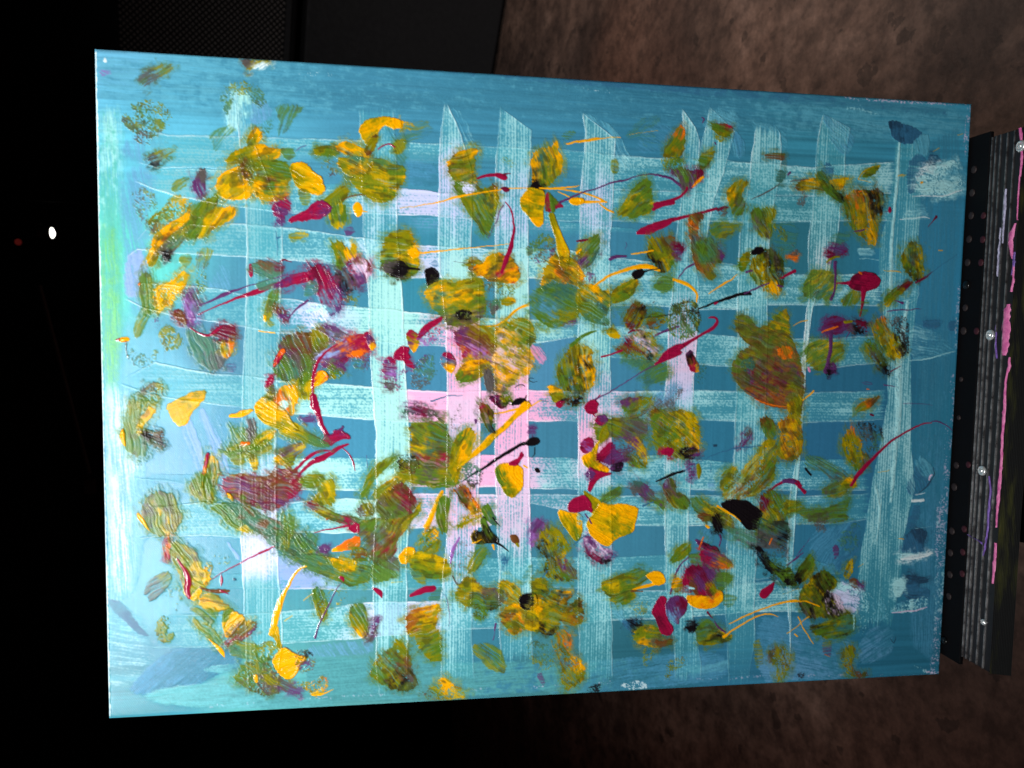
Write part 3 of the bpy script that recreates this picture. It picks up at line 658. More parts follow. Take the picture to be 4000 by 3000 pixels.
d 1264,337 1476,315 1395,391 1364,454 1334,517 1283,540 1314,436;G:1354,373 g:1313,497;a-70 c.5 s1.1
d 795,564 924,497 973,535 883,580 843,683 814,644;G:894,539 g:833,633;a-50 c.5 s1.1
d 1113,508 1213,442 1243,460 1222,563 1162,587;g:1193,504;c.4 k s1.1
d 358,766 402,724 529,693 499,730 441,762 430,808 387,805;N:392,775 O:490,715 K:411,789;a-25 c.66 s0.69
d 682,923 723,841 762,824 751,941 755,991 720,1044 682,974;V:712,953 N:742,850;a80 c.85 s0.46
d 525,950 575,908 653,894 603,957 544,990;O:584,927 G:554,959;a-35 c.55 s0.8
d 1062,652 1082,560 1123,497 1157,536 1152,587 1102,630;Y:1132,537 O:1082,621;a-60 c.9 s.35
d 962,688 1042,653 1172,632 1292,662 1282,703 1211,737 1081,753 1001,767 891,782;Y:1162,668 Y:1262,684 O:981,717 O:1081,723;a-15 c.88 s0.57
d 830,938 890,864 950,820 1031,786 1090,876 1120,936 1069,1010 978,1039 889,1032 840,988;Y:910,873 Y:1049,928 Y:979,1003 y:919,964 y:879,997;a-40 c.96 h.6 s.35
d 1021,756 1071,723 1101,773 1090,855 1060,887 1030,837;B:1051,775 B:1070,856 O:1091,773;a80 c.72 k s.35
d 1101,752 1231,736 1363,751 1373,864 1331,968 1210,1004 1109,967 1130,853;O:1161,801 G:1282,816 G:1230,931 B:1211,860 Y:1139,956 Y:1342,958 G:1332,773;a8 c.93 s.35
d 1363,761 1475,736 1556,825 1608,843 1628,946 1577,990 1474,963 1393,894;Y:1434,768 Y:1556,908 y:1474,849 O:1413,841;a25 c.97 h.7 s.35
d 1109,967 1230,1014 1352,983 1321,1020 1220,1035 1139,1007;Y:1220,1014;a5 c.9 s.35
d 1303,661 1373,638 1404,687 1353,721;G:1353,679;c.55 s0.8
d 1547,640 1683,621 1683,664 1567,680;O:1598,653 G:1659,644;a0 c.8 s0.57
d 1433,933 1515,971 1494,1055 1453,1046;O:1474,994;c.6 s0.8
d 652,1107 766,1050 843,1008 816,1101 764,1233 725,1339 624,1329 587,1265 614,1173;G:689,1157 O:766,1076 G:650,1276;a-65 c.92 s.35
d 765,1155 842,1100 943,1116 975,1128 904,1202 802,1258 744,1326 706,1333 752,1221;Y:841,1139 y:764,1259 Y:892,1176 O:744,1299;a-60 c.88 s0.58
d 477,1087 541,1020 615,1043 652,1107 564,1162 488,1204 451,1153;Y:565,1084 O:514,1138;a-30 c.5 k s1.2
d 243,1019 293,985 342,989 391,1026 427,1141 438,1205 388,1246 332,1254 277,1172 254,1096;N:267,1057 N:314,1223 O:364,1169;a60 c.35 k s1.5
d 363,1221 427,1141 438,1218 399,1298 369,1273;O:401,1207 N:381,1272;a-60 c.7 k s0.73
d 395,1417 486,1334 600,1252 605,1330 548,1397 496,1483 434,1466;N:485,1386 O:561,1318 N:459,1452 g:523,1372;a-45 c.82 s0.73
d 373,1396 399,1337 474,1269 550,1214 614,1154 652,1133 626,1212 562,1266 486,1334 423,1401 387,1421;Y:474,1295 Y:588,1200 B:461,1348 Y:405,1356;a-45 c.96 h.6 s.35
d 349,1481 372,1415 392,1428 422,1466 377,1546 352,1546;Y:365,1468 O:377,1533;a-60 c.95 s.35
d 459,1445 491,1451 496,1483 459,1478;K:478,1464;c.8 k s.35
d 711,1418 800,1403 774,1469 748,1549 697,1563 679,1498;O:749,1444 N:723,1523;a-75 c.5 s1.5
d 572,1462 648,1460 640,1525 583,1540;O:609,1493;c.6 s1
d 697,1563 748,1549 746,1694 707,1748 683,1682;O:721,1629 G:708,1708;a88 c.45 k s1.2
d 294,1626 345,1599 369,1650 390,1873 352,1907 303,1862 286,1744;G:318,1678 G:341,1848 O:355,1742;a85 c.72 s1
d 380,1729 443,1688 532,1640 596,1579 640,1591 607,1645 581,1711 529,1818 466,1819 415,1886 384,1847;Y:582,1619 Y:480,1740 y:416,1846;a-50 c.66 k s0.88
d 290,1875 352,1887 320,1966 275,2059 237,2060 251,1994;O:288,2006 G:321,1914;a-60 c.6 s1
d 592,1856 625,1743 669,1742 713,1814 693,1881 641,2001 603,1949;V:643,1789 N:700,1814 v:629,1882 V:628,1975;a70 c.8 s0.88
d 522,1884 566,1863 591,1922 609,1968 534,1930;B:553,1903 r:528,1897;a40 c.92 s.35
d 628,2015 755,2066 857,2105 881,2266 803,2320 714,2267 651,2174;g:677,2120 N:804,2226 g:753,2173;a70 c.7 s1.2
d 832,1991 948,1976 963,2050 921,2111 857,2098 819,2038;r:883,1997 B:922,2050 r:857,2051;a15 c.85 s0.73
d 857,2118 947,2090 933,2184 881,2218 862,2172;y:895,2144 Q:921,2104;a85 c.7 s0.73
d 907,2265 958,2265 945,2319 906,2319;V:932,2292;c.4 s1.2
d 413,2031 476,1977 551,2042 582,2122 511,2176 436,2137;O:488,2070 O:525,2122;a-70 c.5 k s1.5
d 358,1953 420,1938 407,2005;V:389,1972;c.4 k s1.2
d 180,2100 198,2140 359,2244 398,2164 384,2257 321,2290 258,2291 184,2226;g:271,2258 N:185,2179 O:372,2204;a50 c.34 k s1.2
l 106,2095 137,2093 168,2093;7 32 38;R;1
l 154,2090 184,2090;35 35;Y;1
l 180,2100 183,2166 187,2219;7 6 6;B;.8
l 278,1689 286,1678;15 9;Q;1
l 641,2001 704,2040 767,2059 813,2018 858,1987;12 10 23 20 9;R;.95
d 254,2550 286,2464 356,2421 434,2430 420,2510 366,2590 278,2604;N:343,2457 O:406,2456 G:304,2537;a-40 c.62 k s1.2
d 184,2560 247,2540 284,2600 256,2747 299,2828 310,2908 290,2976 221,2955 172,2914 149,2793 183,2653;G:214,2680 G:223,2867 O:228,2586 g:285,2935;a85 c.75 s0.88
d 244,2760 264,2687 315,2626 341,2589 375,2640 327,2669 288,2720 268,2794;Y:327,2640 y:276,2733;a-60 c.82 s0.58
d 268,2787 325,2771 429,2790 410,2842 432,2902 355,2879 309,2841;K:325,2814 B:388,2821 K:374,2868;a20 c.8 k s0.58
d 130,2813 147,2757 156,2787 158,2854 161,2894 135,2860;Y:146,2813;c1 h.8 s.35
d 452,2593 519,2546 647,2485 746,2468 730,2525 671,2599 632,2640 612,2721 548,2738 492,2680;y:582,2572 Y:711,2491 Y:568,2707 y:505,2626 O:647,2505;a-25 c.97 s.35
d 226,3056 259,2989 309,3003 308,3077 244,3083;g:270,3043;c.3 k s1.2
d 731,2966 809,2994 823,3090 800,3199 773,3316 727,3294 716,3171 743,3089;G:755,3130 Y:802,3035 G:754,3253 O:794,3144;a85 c.85 s0.73
d 744,2941 759,2952 738,3061 722,3171 706,3232 714,3102;R:747,2973 Y:724,3116 r:706,3218;a85 c.97 h.7 s.35
d 271,3382 317,3274 394,3228 515,3277 518,3359 564,3442 511,3537 414,3590 338,3547 282,3491;G:352,3466 N:468,3386 O:531,3469 N:303,3383 G:406,3289 y:403,3467;a75 c.8 s0.88
l 245,3412 263,3450 288,3485 319,3536;20 38 20 4;Y;1
d 286,4014 319,3932 436,3860 476,3909 434,3991 382,4031 329,4085;N:331,3988 O:422,3908 N:383,3962;a-30 c.6 s1.2
d 434,3991 550,4009 588,4094 522,4161 431,4144 420,4060;y:523,4064 N:458,4089;c.22 k s1.5
d 424,3611 468,3605 475,3647 458,3688 460,3764 431,3749 445,3674;r:446,3632 Q:458,3674 R:444,3742;a80 c.85 s.35
d 466,3702 491,3626 555,3656 645,3706 682,3818 727,3889 733,3959 660,4041 588,4073 557,3954 526,3855 489,3771;O:528,3703 y:656,3804 G:553,3787 y:694,3916 N:644,3720;a55 c.88 s0.73
l 521,3765 571,3850 605,3927 582,4003 608,4067;12 32 47 38 26;R;.85
d 607,4074 654,4026 680,3997 695,4028 660,4080 627,4090;Y:660,4048;c.97 s.35
d 690,4070 732,4043 817,4067 856,4125 915,4176 835,4173 743,4177 692,4133;Y:731,4099 O:823,4102 y:744,4142;a15 c.85 s0.73
d 720,3952 732,3834 754,3795 771,3835 753,3904 739,3973;Y:747,3862;a85 c.6 k s0.58
d 788,3682 880,3657 911,3811 787,3793;y:853,3712;c.2 k s1.2
l 683,3988 732,4015 811,4026 892,4023;15 20 35 18;B;.9
l 837,4019 889,4048;18 6;R;.8
l 845,3900 844,3942 835,3983;6 26 4;R;1
l 931,3938 942,3938;18 18;d;1
d 600,4150 691,4168 809,4172 769,4269 729,4281 691,4210;G:730,4211 O:652,4166;a40 c.6 s1.2
d 625,4252 703,4266 781,4340 846,4442 793,4439 728,4380;G:755,4353 O:664,4272;a45 c.7 s1
d 846,4195 895,4161 954,4199 1010,4236 993,4278 960,4305 913,4381 880,4389 850,4300;Y:900,4302 G:861,4209 Y:967,4249;a-50 c.97 h.6 s.35
d 870,4460 899,4380 967,4277 1073,4260 1089,4324 1005,4413 912,4437;R:886,4443 B:1006,4335 Y:1047,4273 V:1079,4324 B:953,4375;a-45 c.8 k s0.58
l 745,4398 800,4457 839,4505 858,4553;4 23 35 7;Y;1
d 349,4315 405,4220 449,4242 415,4353 493,4349 453,4410 389,4405;O:390,4310 G:441,4382;a80 c.6 k s1.2
d 899,4437 1005,4406 1094,4467 1094,4574 991,4569 911,4515;g:978,4490 O:1072,4494;a20 c.6 s1.2
d 1243,1072 1308,1030 1367,1038 1349,1120 1301,1162 1256,1130;V:1295,1083 R:1269,1071;a30 c.8 s0.88
d 1266,1176 1308,1155 1315,1188 1281,1196;V:1292,1178;c.7 s0.73
d 1595,1052 1675,975 1754,903 1787,918 1796,971 1754,1026 1661,1056;O:1727,960 O:1661,1016;a-35 c.88 s0.58
d 1648,1096 1767,1025 1778,1158 1727,1227 1681,1189;G:1714,1121 y:1721,1201;a80 c.85 s0.88
d 1350,1187 1399,1145 1490,1109 1543,1044 1622,1017 1681,1082 1615,1144 1490,1162 1399,1185 1379,1202;R:1438,1157 R:1556,1086 V:1648,1063 R:1372,1186;a-25 c.97 h.6 s.35
d 1770,1232 1821,1217 1834,1250 1794,1268;V:1801,1241;c.6 s0.88
l 1754,1012 1834,976 1913,959 1987,979 2074,1009;7 9 12 15 18;B;.65
l 1871,1044 1871,1075 1871,1106;50 76 50;Y;1
l 1894,1082 1943,1090;15 4;Y;1
d 1346,1293 1424,1271 1500,1281 1424,1313;O:1385,1294 y:1464,1283;a0 c.75 s0.73
l 1407,664 1433,639 1485,617;4 7 6;V;.9
l 1258,1263 1278,1348 1272,1442;6 9 4;D;.8
l 1276,1309 1299,1300;20 6;D;.8
d 1550,630 1622,618 1721,622 1714,672 1622,676 1557,670;O:1596,648 G:1688,644;a2 c.8 s0.73
d 1596,734 1681,710 1668,777 1734,800 1648,837 1622,792;N:1662,804 O:1635,739 r:1675,800;c.4 k s1.2
d 2072,439 2179,434 2247,537 2208,753 2140,716 2139,556;g:2180,594 T:2179,487;a60 c.5 s1.2
d 1883,489 1912,421 2018,387 2152,380 2203,406 2199,449 2139,452 2065,437 2025,508 1968,551 1939,595 1906,554;Y:1965,485 Y:2152,422 O:2018,409 y:1926,513;a-25 c.97 h.6 s.35
d 1714,629 1754,579 1820,591 1886,614 1955,631 1969,684 1886,677 1793,663;Y:1780,613 y:1860,649 Y:1939,652 B:1754,641;a20 c.9 s.35
d 1714,709 1780,690 1886,687 1950,714 1977,776 1920,822 1847,838 1754,789;Y:1860,768 O:1754,713 g:1873,697 Y:1926,765;a25 c.95 h.5 s.35
d 1913,640 2008,506 2024,535 1966,660;O:1966,591 B:1939,632;a-55 c.92 s.35
d 1807,837 1940,805 1993,696 2073,692 2140,729 2219,739 2219,833 2161,902 2144,984 2074,1013 1967,991 1887,927;G:2020,922 O:1966,804 Y:2074,819 G:2154,795 O:2074,966 y:2020,841 g:2073,719 y:2047,867;a8 c.93 s.35
d 2139,556 2236,535 2210,619 2153,638;O:2180,580;a-40 c.7 s0.88
l 2019,621 2053,593 2106,573 2146,595;7 10 12 12;R;.85
d 2213,392 2287,422 2247,457;Y:2246,430;c.4 k s0.88
d 2181,401 2205,406 2201,446 2181,440;Y:2192,420;c.95 s.35
d 2208,419 2383,390 2431,461 2330,526 2208,539;g:2289,468 O:2262,430 T:2397,463;a-10 c.5 s1.8
d 1070,1514 1083,1512 1092,1592 1074,1616 1064,1577;R:1077,1556;c1 s.35
d 1095,1514 1227,1487 1308,1506 1303,1581 1226,1604 1125,1591;g:1227,1583 B:1146,1512 r:1268,1499 g:1166,1564;a20 c.7 s0.8
l 1293,1485 1319,1468 1339,1478 1375,1487;11 18 9 5;r;.9
l 691,1835 821,1782 882,1742 952,1713 1104,1664 1267,1603 1493,1564;4 18 30 16 5 5 6;V;.9
l 698,1895 901,1799 1023,1750 1104,1720 1195,1694 1246,1661 1308,1649 1390,1631 1493,1613;6 11 25 39 34 25 30 41 50;R;.95
d 1114,1664 1267,1613 1257,1671 1165,1705;g:1196,1657;a-20 c.6 s0.69
d 1221,1725 1277,1697 1256,1803 1225,1866 1199,1919 1168,1936 1169,1888 1194,1825;G:1225,1793 O:1184,1899;a-75 c.72 s0.57
l 1174,1899 1175,1928;18 21;Y;1
d 1194,1930 1245,1961 1224,1977;O:1219,1961;c.5 s0.69
d 1266,1844 1317,1833 1360,1895 1332,1951 1286,1897;V:1307,1886 B:1286,1849;a50 c.72 k s0.57
l 1132,2010 1193,2023 1244,2032;9 5 11;Y;.8
d 1661,1337 1727,1321 1794,1386 1858,1351 1864,1411 1794,1470 1734,1539 1712,1443;O:1701,1362 Y:1794,1427 G:1725,1496 Y:1847,1385;a60 c.85 s0.58
d 1698,1591 1714,1537 1794,1508 1818,1467 1888,1440 1958,1476 1977,1544 1948,1571 1935,1612 1875,1657 1794,1714 1754,1685 1714,1631;N:1754,1597 V:1888,1634 B:1888,1467 r:1948,1504 q:1874,1514 q:1915,1526 K:1781,1670 r:1807,1501;a60 c.84 k s0.44
d 1727,1726 1848,1710 1875,1791 1794,1820;O:1808,1751;c.35 k s1.5
d 1502,1562 1529,1517 1597,1508 1650,1565 1694,1632 1744,1712 1749,1732 1730,1862 1674,1893 1621,1823 1578,1743 1579,1635 1552,1588 1505,1630;R:1621,1607 V:1714,1835 R:1648,1714 r:1542,1535 V:1741,1726 m:1661,1815;a65 c.96 h.5 s.35
d 1253,1676 1305,1630 1384,1588 1496,1559 1502,1623 1397,1646 1305,1671;R:1423,1605 V:1279,1655;a-20 c.95 s.35
d 1502,1630 1571,1642 1555,1716 1462,1745;g:1515,1690;c.6 s1
l 1343,1923 1396,1861 1436,1816 1495,1778;7 9 18 15;V;.85
d 1278,1843 1330,1835 1343,1896 1297,1910;V:1304,1869;c.5 k s0.73
d 1488,1825 1621,1809 1647,1931 1554,1987;L:1568,1892 A:1528,1852;c.6 k s1.8
d 1236,2296 1289,2167 1323,2074 1408,2043 1528,2025 1594,1980 1667,2026 1627,2122 1554,2232 1494,2356 1354,2391 1262,2357;V:1303,2113 G:1302,2316 B:1448,2097 O:1567,2021 N:1395,2193 G:1487,2260 g:1368,2316 r:1382,2071;a65 c.88 s0.58
d 1241,2289 1250,2235 1289,2153 1329,2150 1296,2221 1262,2276;R:1263,2221 Q:1302,2180;a-60 c.97 h.8 s.35
d 1420,2384 1487,2328 1540,2376 1534,2493 1493,2537 1420,2521 1394,2452;y:1487,2479 G:1460,2383 O:1433,2479;a85 c.92 s.35
d 1614,1972 1687,1964 1781,2031 1828,2072 1754,2100 1647,2040;V:1681,1992 l:1788,2072 N:1714,2025;a25 c.8 s0.58
d 1822,2202 1957,2201 1951,2311 1862,2291;g:1889,2243 V:1916,2229;c.5 k s1.2
d 1554,2212 1620,2163 1714,2107 1808,2045 1889,2034 1954,2060 1973,2132 1919,2190 1808,2202 1768,2258 1674,2293 1594,2266;R:1862,2078 l:1647,2177 V:1660,2252 R:1930,2105 V:1754,2175 r:1728,2231 Q:1795,2120;a-25 c.94 s.35
d 1828,2175 1889,2153 1916,2180 1849,2199;Q:1876,2177;c.95 s.35
d 1634,2286 1754,2258 1781,2326 1687,2368 1634,2355;G:1687,2313 V:1754,2285 O:1660,2341;a30 c.7 k s0.73
d 1923,2025 1950,2005 1995,2063 2012,2117 1984,2162 1957,2104;R:1943,2029 Y:1991,2131 V:1970,2077;a60 c.97 s.35
d 1540,2403 1564,2321 1620,2314 1658,2371 1596,2413 1540,2440;Y:1593,2355 Y:1567,2410 R:1545,2383;a-40 c1 h.8 s.35
l 1714,2107 1634,2160 1574,2232 1543,2314 1529,2410 1531,2479 1534,2534 1537,2589;9 15 23 26 20 15 32 47;R;.95
l 1537,2516 1550,2585 1577,2667 1606,2751 1636,2813;50 61 44 35 44;R;1
d 1593,2854 1633,2809 1680,2803 1694,2772 1734,2772 1771,2737 1757,2786 1809,2818 1812,2842 1771,2846 1701,2865 1663,2899 1613,2884;R:1674,2848 R:1755,2820 V:1741,2779;c1 h.8 s.35
l 1804,2888 1714,2915 1667,2959 1582,2998 1492,3048 1418,3124 1375,3172;12 35 38 50 26 23 29;R;.97
l 1660,2936 1579,2934 1519,2965 1458,3020 1384,3096 1298,3143 1218,3184;9 23 29 23 26 32 44;R;.92
l 1755,2918 1809,2958 1839,3024 1854,3094;6 10 13 4;R;.9
l 1939,2975 1943,3074;4 4;V;.7
d 1453,2688 1513,2678 1539,2698 1486,2709;V:1493,2695;c.7 s.35
d 908,2652 964,2652 995,2622 1092,2607 1051,2641 1020,2665 974,2675 913,2673;Y:964,2663;c1 h.8 s.35
d 922,2758 994,2748 1055,2780 1117,2770 1105,2909 992,2930 890,2940 932,2833;G:963,2780 O:1013,2866 G:941,2919;a60 c.62 s0.8
d 1056,2695 1088,2684 1101,2823 1064,2904 1050,2802;N:1075,2770;a80 c.8 s0.46
d 880,2918 993,2887 1095,2909 1219,2899 1198,2953 1064,2957 991,3048 920,2983;G:961,2951 O:1095,2931 O:1012,2995;a10 c.7 s0.8
d 1069,2904 1116,2834 1168,2791 1245,2765 1245,2813 1172,2877 1115,2925;y:1157,2845 Y:1219,2786 G:1105,2898;a-35 c.92 s.35
d 1092,2572 1149,2522 1221,2543 1267,2577 1329,2620 1370,2695 1391,2727 1437,2771 1323,2783 1261,2759 1179,2716 1112,2647;Y:1149,2588 Y:1251,2631 y:1272,2706 y:1365,2760 O:1199,2706;a28 c.98 h.7 s.35
d 1221,2524 1273,2502 1312,2448 1387,2416 1412,2480 1399,2555 1375,2663 1334,2609 1283,2566;Y:1356,2459 Q:1262,2534 Y:1386,2609 Q:1314,2555;a75 c.93 s.35
d 1314,2555 1340,2561 1334,2588 1314,2588;M:1324,2572;c.8 s.35
d 1261,2749 1386,2711 1479,2782 1584,2847 1647,2891 1594,2902 1448,2857 1323,2803;y:1344,2760 O:1448,2814 g:1552,2869 g:1626,2891;a28 c.93 s.35
d 1054,2952 1105,2974 1114,3071 1083,3071;y:1094,3017 O:1079,2974;c.8 s.35
l 1003,2879 1054,2877;27 23;Q;.95
d 1239,2988 1281,2964 1353,3019 1368,3108 1334,3090 1322,3032 1259,3029;Y:1280,2997 y:1342,3073;a40 c.92 s.35
d 1270,2932 1354,2900 1468,2879 1453,2933 1390,2976 1390,3041 1322,3019;V:1322,2932 N:1385,2922 y:1453,2906 O:1364,2987;a-20 c.8 s0.46
d 1185,2438 1222,2342 1234,2395 1206,2454;R:1206,2396;c.95 h.7 s.35
d 1190,2513 1227,2427 1247,2459 1221,2545;O:1211,2481 N:1226,2459;c.85 s.35
d 1052,3103 1177,3028 1115,3039;V:1114,3060;c.35 k s0.69
d 614,3213 652,3145 727,3106 764,3205 800,3325 706,3323 651,3283;G:689,3204 O:651,3263;a70 c.8 s1.5
d 861,3177 905,3138 1028,3109 1161,3147 1237,3112 1333,3073 1429,3104 1460,3195 1390,3284 1294,3345 1197,3392 1064,3353 969,3318 894,3257;R:914,3188 V:1027,3209 r:1103,3290 B:1256,3172 R:1371,3274 r:971,3149 N:1179,3331 B:1160,3191 G:1045,3329 V:1255,3312 O:990,3169;a20 c.9 s.35
d 890,3255 918,3267 938,3318 907,3297;Y:918,3291;c.97 h.8 s.35
d 1009,3365 1055,3378 1117,3440 1077,3451 1031,3402;Q:1054,3396 Y:1100,3437;a40 c.95 h.6 s.35
d 759,3373 861,3338 963,3437 1082,3554 1019,3565 928,3508 837,3422;G:838,3398 G:939,3472 y:1030,3541;a42 c.85 s0.63
d 872,3345 975,3340 1146,3440 1319,3516 1436,3605 1541,3718 1682,3783 1681,3950 1493,3858 1353,3768 1237,3679 1122,3573 997,3467;g:1031,3414 g:1203,3563 c:1377,3701 g:1564,3792 c:1635,3905 B:1192,3502;a36 c.8 s0.76
d 1216,3567 1349,3612 1551,3744 1700,3798 1865,3860 1975,3848 1983,3985 1824,4012 1659,3946 1483,3863 1295,3723;c:1349,3682 g:1551,3815 G:1824,3966 O:1755,3864 g:1920,3926;a20 c.82 s0.88
d 1310,3443 1366,3427 1392,3515 1362,3627 1338,3717 1298,3611;G:1343,3514 O:1342,3668;a85 c.65 s0.88
d 1389,3613 1484,3566 1567,3617 1544,3709 1416,3698;g:1470,3629 G:1429,3670;a60 c.65 s1
d 1484,3348 1538,3328 1660,3415 1755,3463 1881,3468 1870,3528 1782,3526 1660,3478 1565,3406;G:1646,3436 r:1511,3356 y:1592,3413 g:1810,3495 R:1782,3520;a25 c.93 s.35
d 1538,3314 1619,3182 1673,3166 1703,3296 1687,3355 1592,3353;y:1660,3211 O:1619,3294 O:1673,3323;a60 c.82 s0.58
d 1431,3166 1485,3125 1606,3126 1606,3168 1552,3226 1471,3211;O:1525,3160 G:1485,3195;a10 c.82 s0.73
d 1871,3426 1905,3370 1974,3354 2009,3414 1961,3459 1892,3452;O:1933,3398 N:1905,3433;a60 c.8 k s0.58
d 1905,3299 1919,3214 1960,3116 2055,3030 2152,2984 2166,3005 2083,3075 2001,3145 1967,3215 1953,3300;G:1946,3215 O:2056,3054 G:2152,2998 O:1973,3130;a-55 c.88 s0.58
d 2001,3279 2084,3195 2194,3133 2239,3148 2215,3218 2112,3302 2029,3322;y:2139,3203 O:2043,3287 Y:2194,3161;a-40 c.92 s.35
d 2029,3343 2098,3274 2195,3201 2267,3233 2324,3334 2307,3394 2252,3476 2169,3534 2085,3494 2029,3429;N:2085,3415 B:2195,3303 R:2286,3305 G:2168,3431 N:2154,3360 r:2265,3362 O:2098,3302;a45 c.95 s.35
d 1889,3504 1947,3484 2085,3487 2224,3489 2308,3448 2359,3349 2359,3420 2253,3576 2176,3646 2172,3732 2100,3816 2003,3845 1934,3711 1892,3611;G:1975,3527 O:2113,3487 U:1975,3684 B:2086,3730 R:2158,3710 y:2252,3533 N:2030,3614 G:2058,3786 O:2308,3448 B:2113,3644;a-50 c.95 s.35
d 1996,3849 2100,3816 2173,3789 2204,3877 2171,3965 2059,3990 1990,3974;G:2059,3901 N:2156,3832 G:2115,3946;a40 c.72 s0.88
d 1796,3545 1878,3508 1892,3582 1840,3584;R:1844,3546;c.97 s.35
l 1537,3581 1660,3556 1803,3532;4 10 18;R;.95
d 1659,3736 1755,3664 1881,3610 1892,3713 1810,3725 1728,3737;Q:1782,3679 Y:1687,3726 Q:1851,3638;a-30 c.97 s.35
d 1810,3708 1934,3723 1950,3805 1851,3826;B:1892,3767 O:1851,3738 G:1934,3797;c.75 k s0.73
d 1673,3793 1755,3775 1824,3808 1868,3867 1796,3896 1714,3879;Y:1755,3821 y:1824,3851 O:1728,3863;a20 c.75 k s0.73
d 1578,3717 1619,3675 1659,3719 1619,3746;V:1612,3703;c.7 s0.73
d 1520,4063 1566,4012 1618,4042 1634,4174 1629,4292 1591,4290 1547,4171;G:1564,4086 O:1604,4245 g:1591,4030;a75 c.78 k s0.58
d 1618,4045 1810,4077 1728,4166 1659,4154;O:1687,4090 y:1707,4141;c.3 k s1.2
l 1748,3978 1693,4069 1645,4175 1602,4266 1570,4344 1547,4429;4 7 10 12 10 16;V;.85
l 1741,3946 1758,3956 1766,3978;26 32 12;R;1
d 1814,4210 1852,4158 1910,4170 1924,4214 1959,4345 1949,4425 1894,4422 1835,4340;g:1866,4183 O:1866,4305 Y:1873,4403 G:1921,4315;a60 c.85 s0.58
d 1935,4449 1977,4346 2035,4269 2022,4362 1977,4465;V:2005,4318 N:1963,4418;a-60 c.62 k s0.58
d 1971,4739 2020,4624 2104,4570 2202,4450 2276,4578 2291,4711 2343,4846 2275,4887 2161,4869 2034,4804;G:2034,4771 B:2203,4692 K:2246,4849 O:2104,4731 g:2104,4614 N:2303,4815 O:2230,4517;a50 c.85 k s0.73
l 1993,4037 2032,4059 2057,4086 2063,4120;9 44 38 6;R;1
l 1455,4125 1520,4070;7 6;Y;.9
l 1312,4283 1370,4239;7 7;Y;.9
l 2143,4002 2220,3998;7 6;y;.7
d 939,4727 975,4636 1034,4583 1138,4606 1243,4649 1284,4738 1266,4850 1183,4873 1078,4830 997,4786;G:998,4711 N:1207,4822 O:1045,4627 g:1138,4681 N:1113,4805;a50 c.75 k s0.76
d 1081,4479 1186,4447 1291,4476 1209,4585 1115,4605;O:1162,4508 G:1139,4556;c.5 k s1
l 1091,4716 1096,4756;33 25;Y;1
d 1138,4708 1255,4737 1372,4805 1425,4874 1348,4870 1254,4799 1161,4759;N:1254,4768 V:1396,4857 O:1196,4734;a25 c.7 s0.76
d 1408,4782 1539,4802 1610,4736 1640,4819 1598,4896 1527,4897 1467,4836;O:1455,4804 Y:1551,4840 Q:1616,4749;a-20 c.55 k s0.76
l 1527,4889 1574,4889 1634,4876 1681,4853;10 18 8 4;Y;.9
l 1479,3845 1423,3862 1364,3946 1311,4056 1272,4147 1243,4251 1228,4318;10 18 18 28 51 48 46;Y;1
d 1192,4348 1210,4318 1257,4301 1268,4376 1297,4489 1268,4506 1233,4412 1192,4385;Y:1222,4349 O:1245,4437 y:1239,4325;a70 c.97 s.35
d 1218,4604 1256,4531 1297,4495 1350,4523 1421,4557 1492,4583 1420,4645 1396,4709 1361,4745 1313,4745 1255,4689;Y:1303,4564 Y:1349,4691 Y:1444,4583;a-15 c1 h1 s.35
d 1409,4544 1492,4529 1545,4600 1515,4681 1450,4703 1408,4650;V:1480,4635 K:1492,4548 O:1432,4608;c.52 k s0.63
l 1186,4478 1268,4506;4 5;y;.8
l 752,3937 913,3841 1051,3772 1156,3720 1237,3683;4 8 10 20 8;R;.95
d 2552,704 2590,639 2645,605 2782,576 2792,605 2756,647 2752,715 2743,746 2775,826 2765,867 2689,854 2620,832 2575,777;Y:2567,696 Y:2769,593 O:2645,673 G:2687,732 O:2702,785 Y:2751,797 O:2633,788 B:2605,722;a-15 c.96 h.5 s.35
d 2609,850 2675,841 2765,844 2807,903 2932,855 2945,966 2917,1077 2878,1230 2847,1234 2790,1137 2691,1031 2634,924;G:2662,896 O:2801,924 G:2844,1025 B:2891,859 y:2899,982 G:2832,1190 g:2815,958 O:2733,1057;a55 c.92 s.35
d 2678,875 2737,859 2748,906 2690,915;L:2714,887;c.85 k s.35
l 2785,802 2855,776 2931,773 2973,782 3001,786;15 23 26 50 44;R;1
l 2994,770 3043,757;18 6;r;.9
l 2184,1056 2320,1031 2511,990 2621,954 2773,918 2982,876 3207,860 3345,851;4 4 10 20 12 9 7 9;Y;.85
l 2979,876 3010,882 3030,886;15 41 23;r;.97
l 2991,1006 2959,1059 2932,1146 2875,1258;10 9 7 4;V;.6
d 2961,638 3041,634 3091,686 3021,696;G:3006,656;c.35 k s0.88
d 2070,1297 2156,1220 2279,1229 2323,1371 2338,1507 2254,1591 2104,1574 2047,1508 2063,1405;G:2131,1485 O:2238,1292 y:2239,1414 Y:2314,1385 O:2130,1322 G:2185,1538;a2 c.92 s.35
d 2056,1507 2103,1475 2185,1463 2233,1493 2253,1536 2186,1590 2117,1570;K:2158,1512 N:2077,1507 K:2206,1551;a10 c.85 s0.73
l 2212,1513 2281,1519 2345,1523;32 18 12;K;1
d 2268,1372 2316,1364 2334,1411 2295,1426 2268,1406;Y:2302,1392;c.95 s.35
l 2316,1391 2487,1377 2736,1342 3045,1301;15 12 7 4;Y;.9
d 2378,1517 2447,1501 2497,1551 2484,1613 2446,1650 2404,1653 2393,1574;K:2441,1573;c1 h.8 s.35
d 2433,1477 2467,1449 2481,1489;D:2461,1476;c.5 s.35
